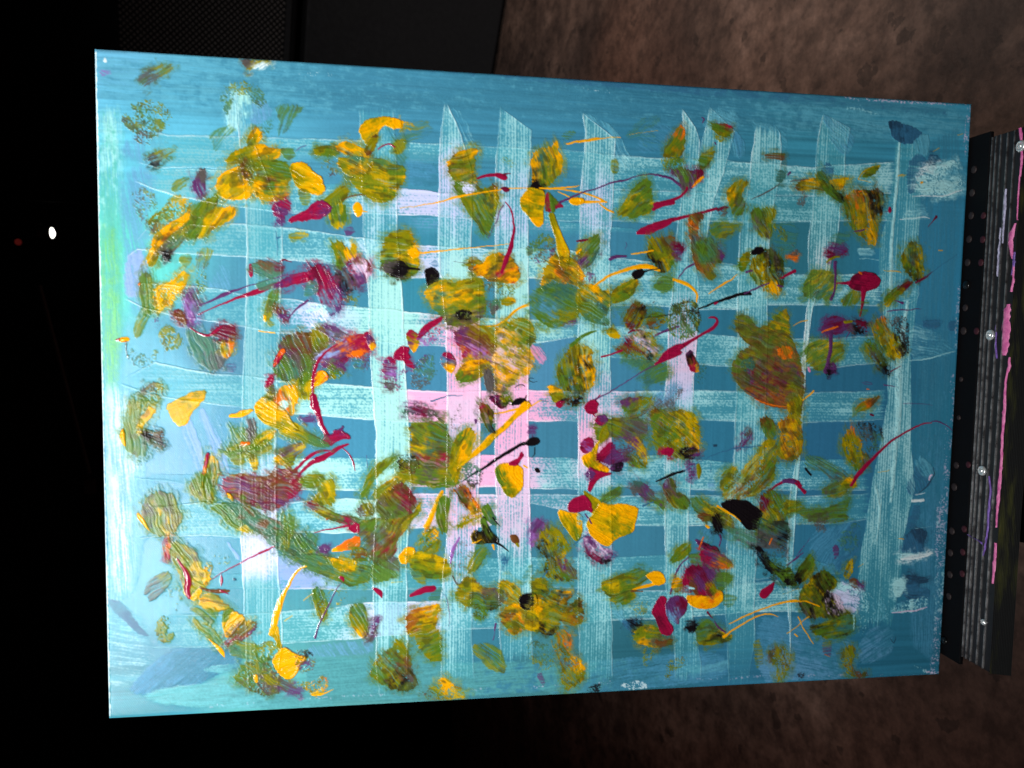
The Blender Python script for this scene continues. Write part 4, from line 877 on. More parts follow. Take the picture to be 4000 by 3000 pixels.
d 2710,1456 2779,1430 2839,1466 2781,1530 2738,1510;O:2738,1469 B:2780,1474;c.75 k s0.58
d 2847,1466 2877,1407 2961,1390 2993,1406 3046,1405 3107,1473 3130,1542 3092,1601 3021,1589 2936,1591 2880,1592 2837,1549 2781,1537 2773,1488;Y:2919,1408 Y:3048,1516 B:2942,1494 Y:2837,1535 Q:3005,1475 Y:2864,1479 Y:3106,1556 R:2978,1532;a-25 c.96 h.6 s.35
l 3011,978 3047,1018 3073,1099 3078,1196 3066,1279 3046,1363 3019,1433 2985,1524;7 10 13 18 29 38 38 23;R;.97
l 2606,1452 2710,1462;4 4;N;.7
d 2838,1591 2936,1602 3021,1621 3096,1654 3058,1714 2938,1702 2881,1676;N:2909,1645 O:2993,1629 G:3022,1684;c.42 k s0.88
d 2387,1714 2428,1642 2503,1613 2600,1596 2589,1624 2656,1595 2781,1575 2834,1605 2856,1715 2872,1841 2800,1915 2674,1958 2562,1932 2492,1861 2436,1807;Y:2435,1683 Y:2552,1639 O:2712,1649 Y:2671,1747 G:2812,1800 g:2484,1820 N:2701,1872 y:2601,1707 O:2742,1787 g:2504,1709;a-8 c.96 s.35
d 2631,1862 2686,1830 2745,1843 2746,1899 2659,1903;K:2694,1869;a0 c.6 k s0.73
d 2904,1784 2953,1744 2981,1776 2947,1818 2919,1868;N:2932,1798 g:2960,1769;c.92 s.35
l 2800,1961 2913,1952 2984,1930 3047,1887 3089,1830 3167,1786 3266,1756;9 15 15 26 20 18 32;Y;.97
d 2981,1769 3037,1726 3104,1745 3038,1784;O:3024,1754 Y:3080,1746;c.82 s.35
d 2615,1977 2744,1955 2913,1966 2971,2007 2976,2148 2974,2247 2889,2279 2861,2318 2747,2249 2694,2207 2676,2123 2633,2085;B:2815,2051 V:2646,2012 R:2711,2151 O:2857,2009 Y:2818,2248 v:2817,2178 B:2915,2106 O:2943,2050;a28 c.92 s.35
d 2625,2351 2677,2278 2747,2235 2818,2217 2906,2233 2862,2321 2777,2378 2679,2393;Y:2748,2291 G:2678,2369 Y:2846,2248 B:2804,2291;a-20 c.96 h.6 s.35
d 2948,1951 3026,1922 3168,1875 3258,1932 3274,2045 3223,2117 3244,2244 3219,2316 3091,2388 3035,2476 2978,2516 2935,2474 2947,2360 2917,2247 2973,2148;O:3084,1949 G:3171,2047 Y:3116,2161 Y:3032,2303 Y:2970,1979 q:3103,2246 Y:3182,2245 N:3006,2459 q:2986,2077 Y:3062,2388 O:3015,2105;a25 c.86 k s0.58
d 2862,2321 2889,2287 2936,2360 2913,2477 2874,2439;N:2890,2361;a80 c.82 s.35
d 3229,2103 3302,2113 3353,2201 3319,2247 3245,2173;p:3288,2144 p:3318,2215;a50 c.6 s0.73
d 2242,2032 2272,1990 2323,2017 2332,2058 2337,2100 2303,2172 2284,2142 2256,2101;R:2272,2015 O:2286,2072 Y:2324,2114 V:2266,2087;a15 c.98 s.35
d 2327,2061 2352,1991 2420,1932 2509,1878 2517,1903 2454,1962 2399,2018 2344,2052;R:2410,1974 R:2492,1896;c1 h.7 s.35
d 2148,2215 2159,2160 2216,2112 2266,2131 2258,2170 2274,2211 2217,2215;R:2209,2163;c1 h.7 s.35
d 2334,2019 2410,1985 2500,1979 2500,2028 2438,2098 2369,2116 2341,2061;V:2396,2016 R:2451,1994 v:2397,2071;c.45 k s0.73
d 2232,2209 2273,2232 2299,2288 2274,2281 2239,2246;R:2253,2232;c.9 s.35
d 2301,2281 2411,2175 2425,2196 2329,2308;V:2370,2231;c.5 k s0.73
d 2070,2283 2093,2210 2151,2210 2165,2365 2149,2452 2094,2452 2073,2366;V:2093,2255 R:2134,2254 N:2094,2407 v:2149,2337;a10 c.78 k s0.58
d 2155,2226 2238,2209 2247,2323 2184,2477 2156,2393;R:2189,2254 V:2217,2309;a5 c.35 k s0.73
d 2349,2232 2453,2168 2475,2363 2365,2455 2275,2420;g:2398,2308 N:2330,2392;a15 c.45 k s1.2
d 2509,2212 2529,2167 2581,2164 2623,2208 2635,2264 2608,2323 2566,2309 2523,2254;R:2550,2178 U:2558,2223 Y:2614,2292 B:2593,2250 V:2537,2209;a15 c.98 h.6 s.35
l 3256,2364 3227,2361 3211,2376 3228,2396 3287,2387;6 7 7 7 4;K;1
l 3106,2433 3134,2416 3170,2413 3186,2427;6 7 9 6;K;.9
l 2442,2546 2540,2512 2610,2503 2687,2504;13 9 7 4;D;.85
d 2890,2512 2978,2500 3039,2540 3039,2583 3002,2606 2950,2572;K:2993,2569 R:2921,2526 V:2978,2526 r:3022,2583;a30 c.97 h.6 s.35
d 2978,2512 3064,2512 3093,2554 3036,2569;O:3050,2526 K:3065,2547;c.75 k s0.58
l 3088,2571 3129,2547 3172,2543;23 58 50;K;1
l 3180,2540 3196,2518 3198,2500;15 10 7;K;1
l 3165,2543 3237,2540;7 4;K;1
l 3317,2540 3378,2545;6 4;K;.9
d 2214,2633 2262,2591 2359,2595 2471,2626 2495,2657 2373,2657 2276,2643;V:2276,2605 N:2401,2640 g:2248,2626 r:2345,2633;a12 c.72 k s0.58
d 2277,2738 2374,2724 2500,2725 2524,2657 2559,2753 2602,2853 2589,2981 2619,3081 2531,3111 2419,3067 2348,3038 2278,2967 2298,2851;G:2500,2795 O:2347,2837 c:2403,2922 R:2530,3002 N:2543,2881 B:2432,3036 G:2558,2938 y:2333,2894;a20 c.88 s0.58
d 2195,3006 2279,3049 2405,3086 2545,3080 2651,3088 2666,3153 2646,3224 2533,3240 2406,3210 2280,3184 2196,3133;G:2335,3135 O:2546,3151 G:2617,3210 N:2405,3093 O:2252,3148;a8 c.9 s0.58
d 2195,2992 2278,2975 2351,3050 2307,3123 2210,3108;K:2237,3034 B:2279,3063;c.5 k s0.73
d 2584,3055 2614,2924 2655,2813 2754,2768 2814,2828 2770,2896 2756,2982 2672,3084 2645,3199 2602,3124;Y:2727,2882 O:2629,2981 O:2616,3081 Y:2685,2981 G:2656,2867;a-60 c.96 s.35
d 2655,3084 2756,2971 2855,2868 2982,2769 3095,2669 3180,2554 3233,2551 3238,2597 3153,2657 3054,2757 2983,2814 2870,2928 2757,2999 2686,3070;Y:3181,2597 Y:2982,2783 Y:2799,2954 O:2940,2819 y:2714,3039;a-42 c.98 h.7 s.35
l 2926,2654 3037,2634 3166,2600;9 15 18;Y;.9
l 3238,2586 3324,2540;12 4;Y;.8
d 2819,2569 2868,2560 2911,2597 2940,2643 2924,2726 2947,2800 2896,2771 2852,2686 2830,2626;R:2848,2580 K:2909,2697 O:2880,2647 K:2925,2783 B:2866,2668;a60 c.92 s.35
d 2598,2739 2667,2569 2682,2654 2655,2796;N:2640,2682;c.3 k s0.88
l 2688,3193 2829,3105 2957,3024 3071,2949 3186,2889;4 20 23 26 29;K;1
d 3186,2887 3214,2863 3246,2841 3295,2842 3319,2877 3290,2897 3229,2908;K:3258,2870;c1 h1 s.35
l 3281,2921 3283,2972 3260,3008;9 9 4;K;.95
d 2687,3082 2757,3039 2832,3083 2848,3198 2788,3229 2730,3185;c:2758,3111 K:2802,3205 g:2815,3097;c.5 k s0.73
d 2955,3087 3015,3056 3116,3054 3177,3087 3193,3145 3166,3261 3106,3335 3033,3305 2989,3215;G:3010,3186 Y:3139,3144 Y:3066,3071 O:3091,3296 Y:3104,3231 G:2973,3128;a65 c.98 h.6 s.35
d 3055,3054 3115,3017 3144,3007 3169,2949 3184,2985 3162,3014 3131,3069;R:3116,3035 R:3173,2985;c1 s.35
l 3189,3072 3218,3087;15 9;Y;.95
d 3279,3095 3308,3091 3324,3125 3294,3123;K:3303,3105;c1 s.35
l 2796,2704 2793,2725;26 12;V;.95
d 3220,2777 3282,2755 3249,2813;V:3249,2781;c.7 k s.35
l 2411,3551 2447,3480 2478,3394 2508,3308 2536,3269;44 41 35 29 23;Y;1
d 2402,3565 2486,3567 2501,3639 2409,3637;Q:2451,3595 y:2437,3623;a-60 c.6 k s0.88
d 2496,3401 2533,3309 2593,3310 2580,3425 2567,3597 2525,3614 2497,3509;G:2534,3366 O:2556,3496 G:2522,3567;a80 c.92 s.35
d 2629,3253 2731,3237 2763,3327 2821,3371 2851,3430 2779,3446 2733,3387 2690,3372 2661,3299;R:2674,3261 B:2718,3355 Y:2805,3414 Q:2731,3269 K:2690,3340;a55 c.88 k s.35
d 2656,3544 2720,3488 2791,3450 2880,3445 2880,3476 2806,3487 2734,3521 2678,3564;Y:2848,3461 O:2734,3500;a-20 c.66 k s0.58
d 2859,3404 2905,3387 2937,3446 2976,3505 2968,3551 2906,3506 2877,3462;G:2912,3431 c:2950,3504;a55 c.93 s.35
l 2946,3489 2979,3537 3002,3559;12 10 4;K;.95
d 2769,3634 2792,3581 2836,3606 2862,3597 2832,3502 2866,3470 2895,3547 2940,3620 2984,3665 2986,3703 2909,3695 2837,3708 2784,3686;K:2865,3655 K:2807,3632 G:2878,3532 y:2786,3678 K:2952,3679;a62 c.98 h.7 s.35
l 2967,3694 3025,3725 3072,3770;15 18 6;K;.9
l 2779,3692 2822,3683 2854,3669;9 12 6;Y;1
l 2950,3715 2960,3752;20 12;Y;1
l 3104,3653 3126,3668 3144,3691;35 67 44;B;.98
l 3144,3710 3159,3731;23 15;O;.95
d 2200,3776 2255,3717 2314,3721 2328,3765 2273,3795 2259,3849 2214,3837;Y:2242,3777 Y:2297,3742;c1 h.6 s.35
d 2353,3653 2409,3591 2496,3593 2526,3698 2467,3771 2382,3755;Y:2466,3624 G:2396,3694 O:2481,3725;a-40 c.66 k s0.73
d 2267,3828 2340,3765 2424,3779 2552,3811 2584,3873 2613,3947 2483,3975 2369,3942 2284,3882;O:2369,3853 y:2524,3842 G:2426,3941 y:2340,3794 O:2553,3930;a5 c.96 s.35
d 2284,3886 2412,3955 2398,4027 2313,3955;g:2341,3939 O:2384,3998;c.6 s0.88
l 2672,3650 2630,3729 2612,3801 2604,3852;15 29 23 12;v;.95
d 2672,3658 2765,3706 2769,3806 2689,3935 2625,3921 2626,3802;N:2666,3803 N:2653,3890;c.3 k s0.88
l 2625,3962 2669,4036 2700,4023 2743,3980;12 15 18 29;N;.75
d 2736,3895 2767,3835 2823,3749 2881,3733 2899,3780 2853,3852 2811,3912 2756,3925;G:2852,3779 O:2767,3878;a-55 c.72 s0.73
d 2653,4126 2683,4037 2754,3980 2812,4012 2859,4072 2972,4073 3020,4151 3007,4227 2917,4239 2815,4220 2728,4203;O:2741,4039 O:2728,4163 N:2901,4132 V:2980,4091 K:2974,4223 y:2799,4070 G:2829,4174;a10 c.88 k s0.58
d 2798,4232 2905,4233 2906,4298 2860,4340 2813,4294;G:2845,4278;c.62 k s0.73
l 2977,4372 2975,4431 2961,4505;18 12 7;V;.5
d 2998,4050 3044,4001 3106,4050 3165,4079 3184,4142 3164,4204 3091,4201 3032,4184 3002,4106;Y:3134,4125 O:3030,4063 N:3061,4152 y:3075,4094;a40 c.86 k s0.58
d 3016,4287 3062,4241 3135,4200 3194,4246 3268,4264 3329,4218 3411,4209 3416,4452 3331,4434 3212,4399 3125,4470 3065,4390;Y:3210,4306 O:3123,4363 G:3278,4384 B:3056,4293 Y:3150,4230 Q:3240,4355 O:3357,4267 N:3390,4418;a20 c.88 k s0.58
d 3276,4059 3337,3996 3397,4030 3401,4090 3355,4136 3310,4120;O:3353,4044 K:3384,4104;c.86 k s0.58
d 3176,4053 3262,3893 3277,3908 3235,4025;g:3234,3966;c.5 s0.73
d 3172,4156 3207,4128 3298,4119 3320,4162 3315,4239 3268,4261 3209,4256 3179,4219;K:3245,4189;c1 h.8 s.35
d 3027,3827 3063,3821 3064,3887 3035,3886;D:3049,3850;c.7 k s.35
d 2802,4560 2891,4528 3009,4581 3058,4703 3059,4790 2982,4762 2894,4698 2820,4620;O:2849,4589 G:2951,4638 O:2982,4744;a40 c.6 s0.73
d 2262,4302 2287,4242 2414,4203 2522,4182 2538,4222 2503,4279 2496,4352 2496,4382 2518,4441 2533,4530 2540,4652 2474,4649 2388,4556 2316,4450 2273,4375;s:2329,4273 Y:2485,4220 O:2444,4380 G:2474,4542 s:2302,4359 y:2415,4305 O:2374,4509;a-15 c.93 s.35
l 2286,4114 2342,4091 2413,4064 2466,4059;20 44 53 55;R;1
d 2427,4145 2484,4089 2540,4054 2513,4148;g:2484,4118;c.6 s0.58
l 2555,4106 2591,4165 2602,4268 2601,4371;4 7 6 4;V;.7
d 2392,4959 2469,4880 2536,4837 2559,4801 2649,4857 2755,4965 2696,4983;O:2470,4926 Y:2593,4875 y:2673,4949 N:2425,4947;a30 c.62 k s0.69
d 3232,4561 3343,4533 3448,4601 3469,4723 3377,4782 3301,4718;g:3344,4611 O:3406,4720;c.42 k s1.2
d 3283,4089 3303,4009 3351,4011 3404,4075 3383,4164 3439,4121 3513,4106 3606,4142 3552,4200 3578,4248 3682,4171 3695,4250 3716,4344 3654,4402 3579,4399 3518,4351 3493,4455 3416,4470 3311,4433 3222,4414 3220,4307 3307,4224;O:3334,4058 Y:3558,4125 K:3567,4200 B:3649,4211 O:3630,4353 Y:3367,4268 K:3445,4458 G:3380,4134 y:3280,4339 O:3458,4346 s:3652,4323;a20 c.88 k s0.58
d 3476,4500 3520,4450 3595,4487 3616,4578 3602,4653 3676,4702 3741,4781 3728,4890 3650,4917 3576,4963 3539,4817 3525,4695 3478,4602;O:3521,4514 Y:3707,4749 O:3603,4820 Q:3604,4548 N:3554,4666 O:3679,4870;a60 c.66 k s0.88
d 3757,4950 3863,4925 3864,4979 3773,4974;K:3818,4953;c.5 k s0.73
d 3341,4822 3363,4808 3394,4901 3372,4884;V:3364,4854;c.5 s0.73
d 3984,403 4069,308 4215,259 4245,285 4130,375 4014,436;g:4100,348;a-35 c.4 s1.8
d 3453,437 3564,401 3511,464;G:3508,431;c.4 s1.2
d 3859,624 3902,608 3902,706 3868,710;O:3881,658;c.6 s0.88
d 4073,419 4164,526 4251,452 4160,373;g:4161,429;c.3 s1.8
d 3210,656 3240,584 3311,553 3368,564 3402,498 3419,507 3406,562 3440,605 3459,684 3417,768 3344,829 3288,859 3245,847 3214,849 3229,763;Y:3232,653 c:3284,650 O:3370,674 Y:3399,556 G:3329,772 K:3238,838 y:3399,700 Y:3229,735;a72 c.94 s.35
d 3211,846 3244,810 3273,843 3295,859 3246,872;K:3245,845;c.9 s.35
d 3120,960 3161,903 3189,861 3245,865 3317,883 3328,938 3310,1119 3279,1164 3236,1138 3178,1057 3135,1014;Y:3264,1120 O:3247,927 G:3233,990 Y:3148,945 Y:3311,939 O:3206,1053 y:3277,1037;a5 c.98 h.5 s.35
d 3324,1038 3329,938 3348,879 3378,922 3421,962 3479,996 3408,1001 3377,1041;R:3354,951 R:3426,983 G:3382,950;a70 c.97 s.35
l 3367,916 3391,1032;29 35;G;.92
d 3360,1050 3400,1046 3425,1129 3452,1197 3491,1280 3523,1349 3532,1419 3516,1493 3458,1494 3436,1338 3410,1227 3379,1144;O:3385,1102 Y:3506,1350 y:3445,1226 y:3478,1392 O:3458,1463;a72 c.98 h.6 s.35
d 3309,1610 3343,1480 3412,1364 3442,1393 3528,1391 3602,1445 3651,1529 3623,1617 3547,1590 3460,1593 3388,1566 3331,1624 3318,1666;Y:3399,1437 Y:3604,1530 B:3473,1512 Q:3488,1547 Y:3358,1536 O:3515,1434;a30 c.96 h.5 s.35
d 3589,1336 3671,1260 3756,1192 3775,1243 3763,1328 3718,1431 3661,1475 3602,1434;G:3701,1302 O:3629,1346 V:3616,1431 c:3731,1371;a-50 c.92 s.35
l 3588,1266 3627,1255 3678,1249;12 23 12;r;.85
l 3593,1354 3626,1329;20 15;Y;.95
d 3655,1514 3750,1519 3737,1604 3692,1570;V:3707,1548;c.4 k s0.73
d 3215,1697 3331,1621 3460,1601 3592,1643 3612,1742 3600,1884 3511,1931 3395,1947 3293,1892 3231,1823;G:3303,1678 c:3462,1674 U:3393,1817 O:3510,1871 G:3264,1876 G:3552,1800 g:3334,1762;a25 c.93 s0.58
d 3197,1317 3309,1202 3395,1227 3412,1338 3313,1439 3212,1400;G:3282,1286 O:3367,1256 V:3326,1383 g:3254,1343;a-40 c.5 k s1.5
d 3467,1936 3597,1881 3569,1927 3511,1950;V:3540,1914;c.5 s0.73
d 3594,1717 3621,1642 3679,1613 3752,1622 3812,1667 3871,1651 3876,1751 3817,1852 3877,1908 3789,1912 3685,1886 3625,1813;O:3651,1670 G:3683,1783 c:3800,1781 Y:3723,1619 O:3609,1742 g:3773,1867;a30 c.88 k s0.58
d 3883,1668 3958,1606 4046,1561 4086,1568 4078,1646 4006,1722 3903,1753;G:3989,1648 O:4047,1590 O:3916,1707 Y:4068,1572;a-35 c.88 s0.58
d 3847,1983 3893,1954 3938,1979 3957,2025 3895,2020;O:3879,1987 y:3932,2008;c.96 s.35
d 3903,1750 4321,1771 4325,1901 4175,1918 3995,1892;g:4053,1833;c.4 s1.8
l 3274,860 3416,851 3531,840 3595,823;12 12 12 4;Y;.97
l 3302,862 3474,863 3604,874 3720,902 3801,943;6 10 13 13 18;Y;.97
l 3428,885 3482,901 3540,930;6 9 12;Y;.95
d 3516,947 3544,921 3634,926 3641,947 3620,968 3555,980 3522,965;Y:3576,949;c1 h.8 s.35
l 3620,954 3707,951 3820,947;26 20 12;Y;1
l 3762,963 3810,996 3879,1023;7 13 18;Y;1
l 3488,503 3623,480 3724,455 3782,448 3927,429;12 18 22 6 4;Y;.97
l 3999,409 4130,382 4233,364;4 4 4;Y;.7
l 3447,961 3590,893 3791,822 3877,784 3965,770 4052,734 4155,709 4259,718 4375,750;20 12 9 18 13 7 10 13 16;V;.92
l 4223,713 4342,729 4433,782 4472,822;15 16 23 35;V;.95
d 3925,1024 3970,955 4026,869 4083,796 4171,748 4185,890 4210,974 4164,1035 4032,1054;G:4115,865 O:4001,996 G:4089,1007 y:4029,974 G:4158,807;a-40 c.82 s0.73
d 4284,552 4333,434 4418,321 4444,331 4451,544 4337,577;O:4351,532 G:4406,403 Q:4434,345;a-65 c.92 s.35
d 4278,591 4441,563 4437,671 4341,704 4295,649;G:4354,630 O:4352,567;a-60 c.55 k s1.2
d 4591,551 4694,484 4714,522 4639,634 4594,650;G:4622,590 O:4680,516;c.82 s0.73
d 4337,676 4459,651 4520,679 4613,658 4622,703 4553,765 4498,838 4464,811 4417,729;V:4385,685 G:4477,723 r:4588,679 N:4495,822 V:4523,778 G:4445,668;a65 c.84 s.35
l 4536,803 4568,762 4627,717;15 29 20;Q;.95
l 4546,784 4598,739 4624,720;9 15 12;Y;1
l 4210,988 4281,948 4380,925;29 44 38;R;.97
l 4230,952 4318,928 4422,893 4484,843 4494,807;41 35 23 20 18;R;.95
d 4074,1197 4093,1148 4167,1117 4270,1088 4384,1060 4386,1093 4272,1145 4184,1185 4110,1193;R:4153,1153 R:4300,1098;c1 h.5 s.35
l 4227,1118 4323,1083 4413,1059 4607,1002 4750,968;47 35 26 26 20;R;1
l 4757,968 4803,959 4848,950;23 32 12;r;.9
d 4757,968 4833,951 4820,1016 4774,1010;N:4789,988;c.5 k s.35
l 3993,1257 4006,1285 3987,1314;4 6 4;V;.8
d 4183,1372 4193,1223 4238,1214 4387,1207 4409,1309 4383,1438 4321,1486 4276,1473 4244,1416;B:4299,1255 O:4332,1368 G:4380,1439 K:4274,1420 O:4224,1257 B:4375,1281 y:4356,1411;a60 c.93 s.35
d 4390,1281 4465,1269 4474,1318 4422,1354;r:4435,1294 V:4406,1323;c.8 k s0.58
l 4040,1352 4114,1346 4220,1322;9 13 13;Y;.95
l 3864,1403 3893,1378 3996,1368;23 29 15;V;.85
d 3864,1396 4012,1420 4220,1414 4348,1655 4201,1773 3989,1663 3897,1522;K:4044,1490;c.13 k s1.5
l 3737,1619 3824,1553 3926,1500 4043,1465 4132,1445 4214,1454 4282,1473;18 20 23 29 44 38 18;Y;.97
d 4041,1515 4081,1482 4132,1474 4148,1506 4119,1540 4068,1550;K:4096,1513;c1 h.9 s.35
l 4141,1496 4192,1479 4285,1463;18 10 6;K;.95
d 4234,1600 4293,1541 4397,1524 4386,1625 4311,1656;G:4324,1583;c.7 s0.88
d 4000,1880 4037,1791 4110,1715 4174,1788 4162,1860 4116,1936 4057,1951 4011,1923;B:4081,1775 O:4040,1877 K:4113,1832 O:4130,1904 r:4056,1934;a-60 c.8 k s0.73
d 4186,1877 4262,1812 4358,1871 4266,1948 4206,1934;O:4294,1872 B:4250,1895 G:4233,1844;c.7 k s0.73
l 4114,1871 4248,1851 4409,1824;4 6 6;K;.85
l 4257,1861 4437,1819 4626,1782;4 6 7;K;.85
l 4031,1985 4072,1965 4129,1959;12 20 9;r;.85
l 4241,2018 4328,1980 4413,1949;6 12 15;V;.85
l 4261,2000 4351,1965 4456,1928;12 20 15;V;.9
d 3954,2125 3978,2091 4059,2032 4132,1973 4241,2003 4282,2104 4277,2209 4185,2239 4079,2211 4003,2168;B:4001,2108 O:4090,2092 q:4149,2062 K:4212,2134 G:4064,2201 r:4045,2057 O:4240,2076;a40 c.72 k s0.73
l 3815,2182 3899,2162 3979,2129;16 10 19;R;1
d 4004,2197 4275,2224 4355,2264 4373,2351 4265,2399 4159,2385 4202,2309 4094,2237;G:4277,2308 c:4203,2352 g:4124,2222;a-30 c.66 s1
d 3459,2360 3474,2242 3544,2130 3616,2084 3720,2125 3741,2240 3766,2384 3684,2474 3552,2474 3478,2432;O:3519,2285 Y:3692,2169 Y:3703,2327 G:3506,2385 K:3649,2241 O:3589,2155 K:3594,2385 y:3624,2428;a75 c.84 k s0.58
l 3561,2091 3659,2012 3764,1971;29 32 9;G;.72
d 3390,2422 3441,2436 3511,2486 3440,2561 3399,2494;Y:3427,2458 O:3472,2501;c.95 s.35
d 3406,2482 3464,2482 3523,2510 3480,2539;O:3465,2510;c.7 s.35
d 3437,2561 3480,2536 3534,2522 3513,2568 3470,2604;R:3480,2561 K:3502,2532;c.97 s.35
d 3524,2525 3644,2503 3675,2568 3569,2585;K:3597,2539 B:3554,2553;c.66 k s0.73
d 3672,2600 3694,2568 3715,2546 3762,2531 3800,2567 3779,2597 3786,2636 3748,2650 3703,2643;R:3731,2597;c1 h.8 s.35
l 3740,2643 3766,2666 3781,2676;12 9 7;R;1
l 3763,2536 3789,2510 3810,2492;18 12 9;R;1
l 3767,2532 3877,2478 4009,2397 4156,2302 4298,2228;12 9 7 7 10;V;.92
d 4254,2243 4298,2206 4356,2132 4431,2088 4509,2069 4466,2131 4496,2145 4419,2184 4344,2216 4284,2235;R:4387,2147 R:4446,2102;c1 h.6 s.35
l 4477,2102 4566,2042 4656,1990 4762,1930 4794,1886 4782,1857 4746,1847 4713,1855;44 29 23 26 23 18 20 9;R;.97
d 3764,2727 3823,2698 3927,2699 4017,2684 4110,2667 4233,2743 4161,2893 4067,2878 3991,2833 3856,2833 3827,2876 3797,2847;G:3840,2786 O:3898,2735 N:4064,2757 V:4022,2860 G:3959,2772 N:4139,2728 O:3810,2757;a22 c.88 s0.58
d 3768,2695 3800,2662 3852,2659 3878,2698 3839,2745 3779,2730;V:3823,2691 R:3801,2706;a5 c.97 h.5 s.35
d 4022,2889 4142,2846 4222,2994 4198,3100 4088,3084 4026,3022;V:4039,2933 y:4147,3008 G:4149,3082 N:4070,2978;a40 c.72 k s0.88
d 3647,2919 3678,2858 3737,2841 3764,2888 3773,2961 3684,2978;R:3701,2895 v:3732,2931 r:3673,2931;a30 c.97 h.5 s.35
d 3825,2771 3876,2742 3886,2830 3813,2888;O:3848,2801;a-65 c.9 s.35
d 3664,2997 3740,2964 3786,2900 3815,2859 3789,3005 3835,3064 3911,3109 3882,3141 3789,3125 3698,3066;Y:3712,3019 y:3784,2932 O:3757,3049 Y:3848,3101;a55 c.98 h.6 s.35
d 3783,3008 3844,2947 3905,2886 3934,2947 3998,2977 4026,3036 3937,3068 3892,3053 3831,3038;R:3859,2962 V:3972,2977 r:3831,3013 V:3936,3021;a-30 c.96 s.35
d 3905,3097 3982,3051 4015,3066 3994,3119 3923,3112;K:3960,3087 V:3923,3094;c.95 s.35
d 3725,3075 3788,3115 3894,3131 3927,3139 3835,3170 3791,3199 3751,3287 3722,3272 3745,3184;R:3774,3137 R:3754,3225;c1 h.5 s.35
d 3714,3136 3732,3119 3777,3130 3760,3169 3718,3169;V:3744,3144;c.85 s.35
d 3980,2538 4072,2509 4271,2515 4258,2581 4137,2672 4077,2687 4015,2611;G:4060,2611 O:4149,2567 V:4035,2538 N:4151,2640 O:4209,2538;a-30 c.88 k s0.58
d 4249,2611 4345,2523 4431,2500 4438,2714 4323,2805 4258,2776;N:4347,2596 c:4380,2684 v:4288,2655 b:4315,2552;a-35 c.62 s1.2
d 4247,2537 4365,2420 4470,2375 4503,2449 4432,2596 4282,2670;b:4352,2479 N:4370,2567;a-35 c.5 k s1.5
d 3810,3376 3913,3286 4005,3258 3992,3317 3900,3378;G:3928,3316;a-25 c.72 s0.73
d 3266,3557 3309,3508 3401,3572 3403,3660 3297,3675 3254,3748;V:3325,3570 v:3267,3657 N:3370,3645;a-60 c.82 k s0.58
d 3298,3720 3398,3587 3472,3588 3564,3723 3583,3783 3509,3799 3567,3860 3647,3978 3633,4026 3511,4022 3406,3989 3375,3914 3403,3823;O:3444,3661 O:3449,3913 V:3583,3917 K:3388,3822 y:3505,3751 G:3540,3990 O:3534,3723;a65 c.76 k s0.73
l 3362,3999 3398,3941;6 12;D;.8
d 3695,3730 3715,3653 3757,3683 3849,3760 3941,3807 3915,3867 3886,3906 3791,3851 3730,3802;V:3743,3728 r:3806,3856 K:3890,3881 q:3804,3774 V:3880,3791;a40 c.86 k s0.44
l 3707,3786 3776,3848 3868,3898;6 9 7;r;1
d 3474,3459 3499,3433 3573,3458 3648,3474 3682,3519 3691,3623 3653,3699 3608,3683 3546,3593 3500,3518;Y:3544,3501 O:3576,3576 G:3644,3636 Y:3649,3533 y:3562,3634;a65 c.98 h.6 s.35
d 3693,3283 3733,3306 3794,3343 3843,3403 3800,3465 3767,3479 3735,3390 3704,3330;O:3726,3328 O:3796,3417 y:3825,3388;a55 c.98 s.35
d 3561,3387 3600,3340 3689,3317 3712,3335 3753,3390 3763,3469 3722,3446 3647,3452 3558,3453;R:3631,3385 R:3721,3401;c1 h.6 s.35
d 3764,3479 3840,3371 3916,3405 4036,3392 4152,3424 4134,3513 4122,3632 4043,3663 3984,3692 3909,3750 3833,3718 3741,3641 3714,3567;Y:4038,3481 Y:3902,3449 y:3904,3523 O:4011,3600 Y:3801,3625 Y:4086,3572 y:3845,3567 G:4043,3638 Y:3893,3702;a35 c1 h.6 s.35
d 3663,3496 3693,3478 3716,3519 3687,3541;m:3686,3504;c.9 s.35
l 3707,3475 3738,3520 3762,3550;9 15 12;V;.8
l 3612,3732 3667,3681 3737,3638;7 10 9;D;.95
d 4119,3203 4183,3231 4277,3291 4358,3352 4392,3461 4310,3400 4217,3350 4155,3290;c:4168,3245 N:4247,3321 G:4326,3412 V:4216,3298;a40 c.92 s.35
d 4070,3266 4154,3275 4185,3305 4109,3289;N:4124,3282;c.7 k s.35
l 4305,3210 4380,3181 4452,3152;12 20 26;K;.95
l 4196,3412 4234,3398 4287,3387;18 12 9;D;.9
l 4043,3377 4155,3312;6 4;D;.7
d 4244,3217 4350,3203 4400,3308 4371,3368 4292,3307;m:4322,3262;c.5 s0.88
d 3849,4063 3932,4035 4052,3991 4173,3946 4270,3997 4241,4042 4120,4117 4152,4175 4090,4237 3998,4249 3936,4186;G:4026,4156 G:4144,4009 O:4040,4081 g:4205,3980 y:3934,4108;a-12 c.84 s0.73
d 4136,4266 4243,4224 4261,4316 4154,4350;O:4198,4283;c.4 k s1.2
l 4132,4122 4209,4105 4285,4086 4362,4069;15 26 35 29;Y;.9
l 4117,4136 4210,4140;18 12;B;.7
d 4236,3996 4328,3966 4394,4001 4411,4078 4332,4101 4287,4043;Y:4330,4030 Y:4375,4016;a15 c.98 h.6 s.35
d 3938,4259 4029,4247 4063,4369 4127,4463 4048,4399 3969,4305;m:4000,4306;a50 c.5 s0.73
d 4045,4402 4139,4369 4210,4406 4207,4470 4127,4482;K:4172,4435 D:4095,4432;a30 c.8 k s0.58
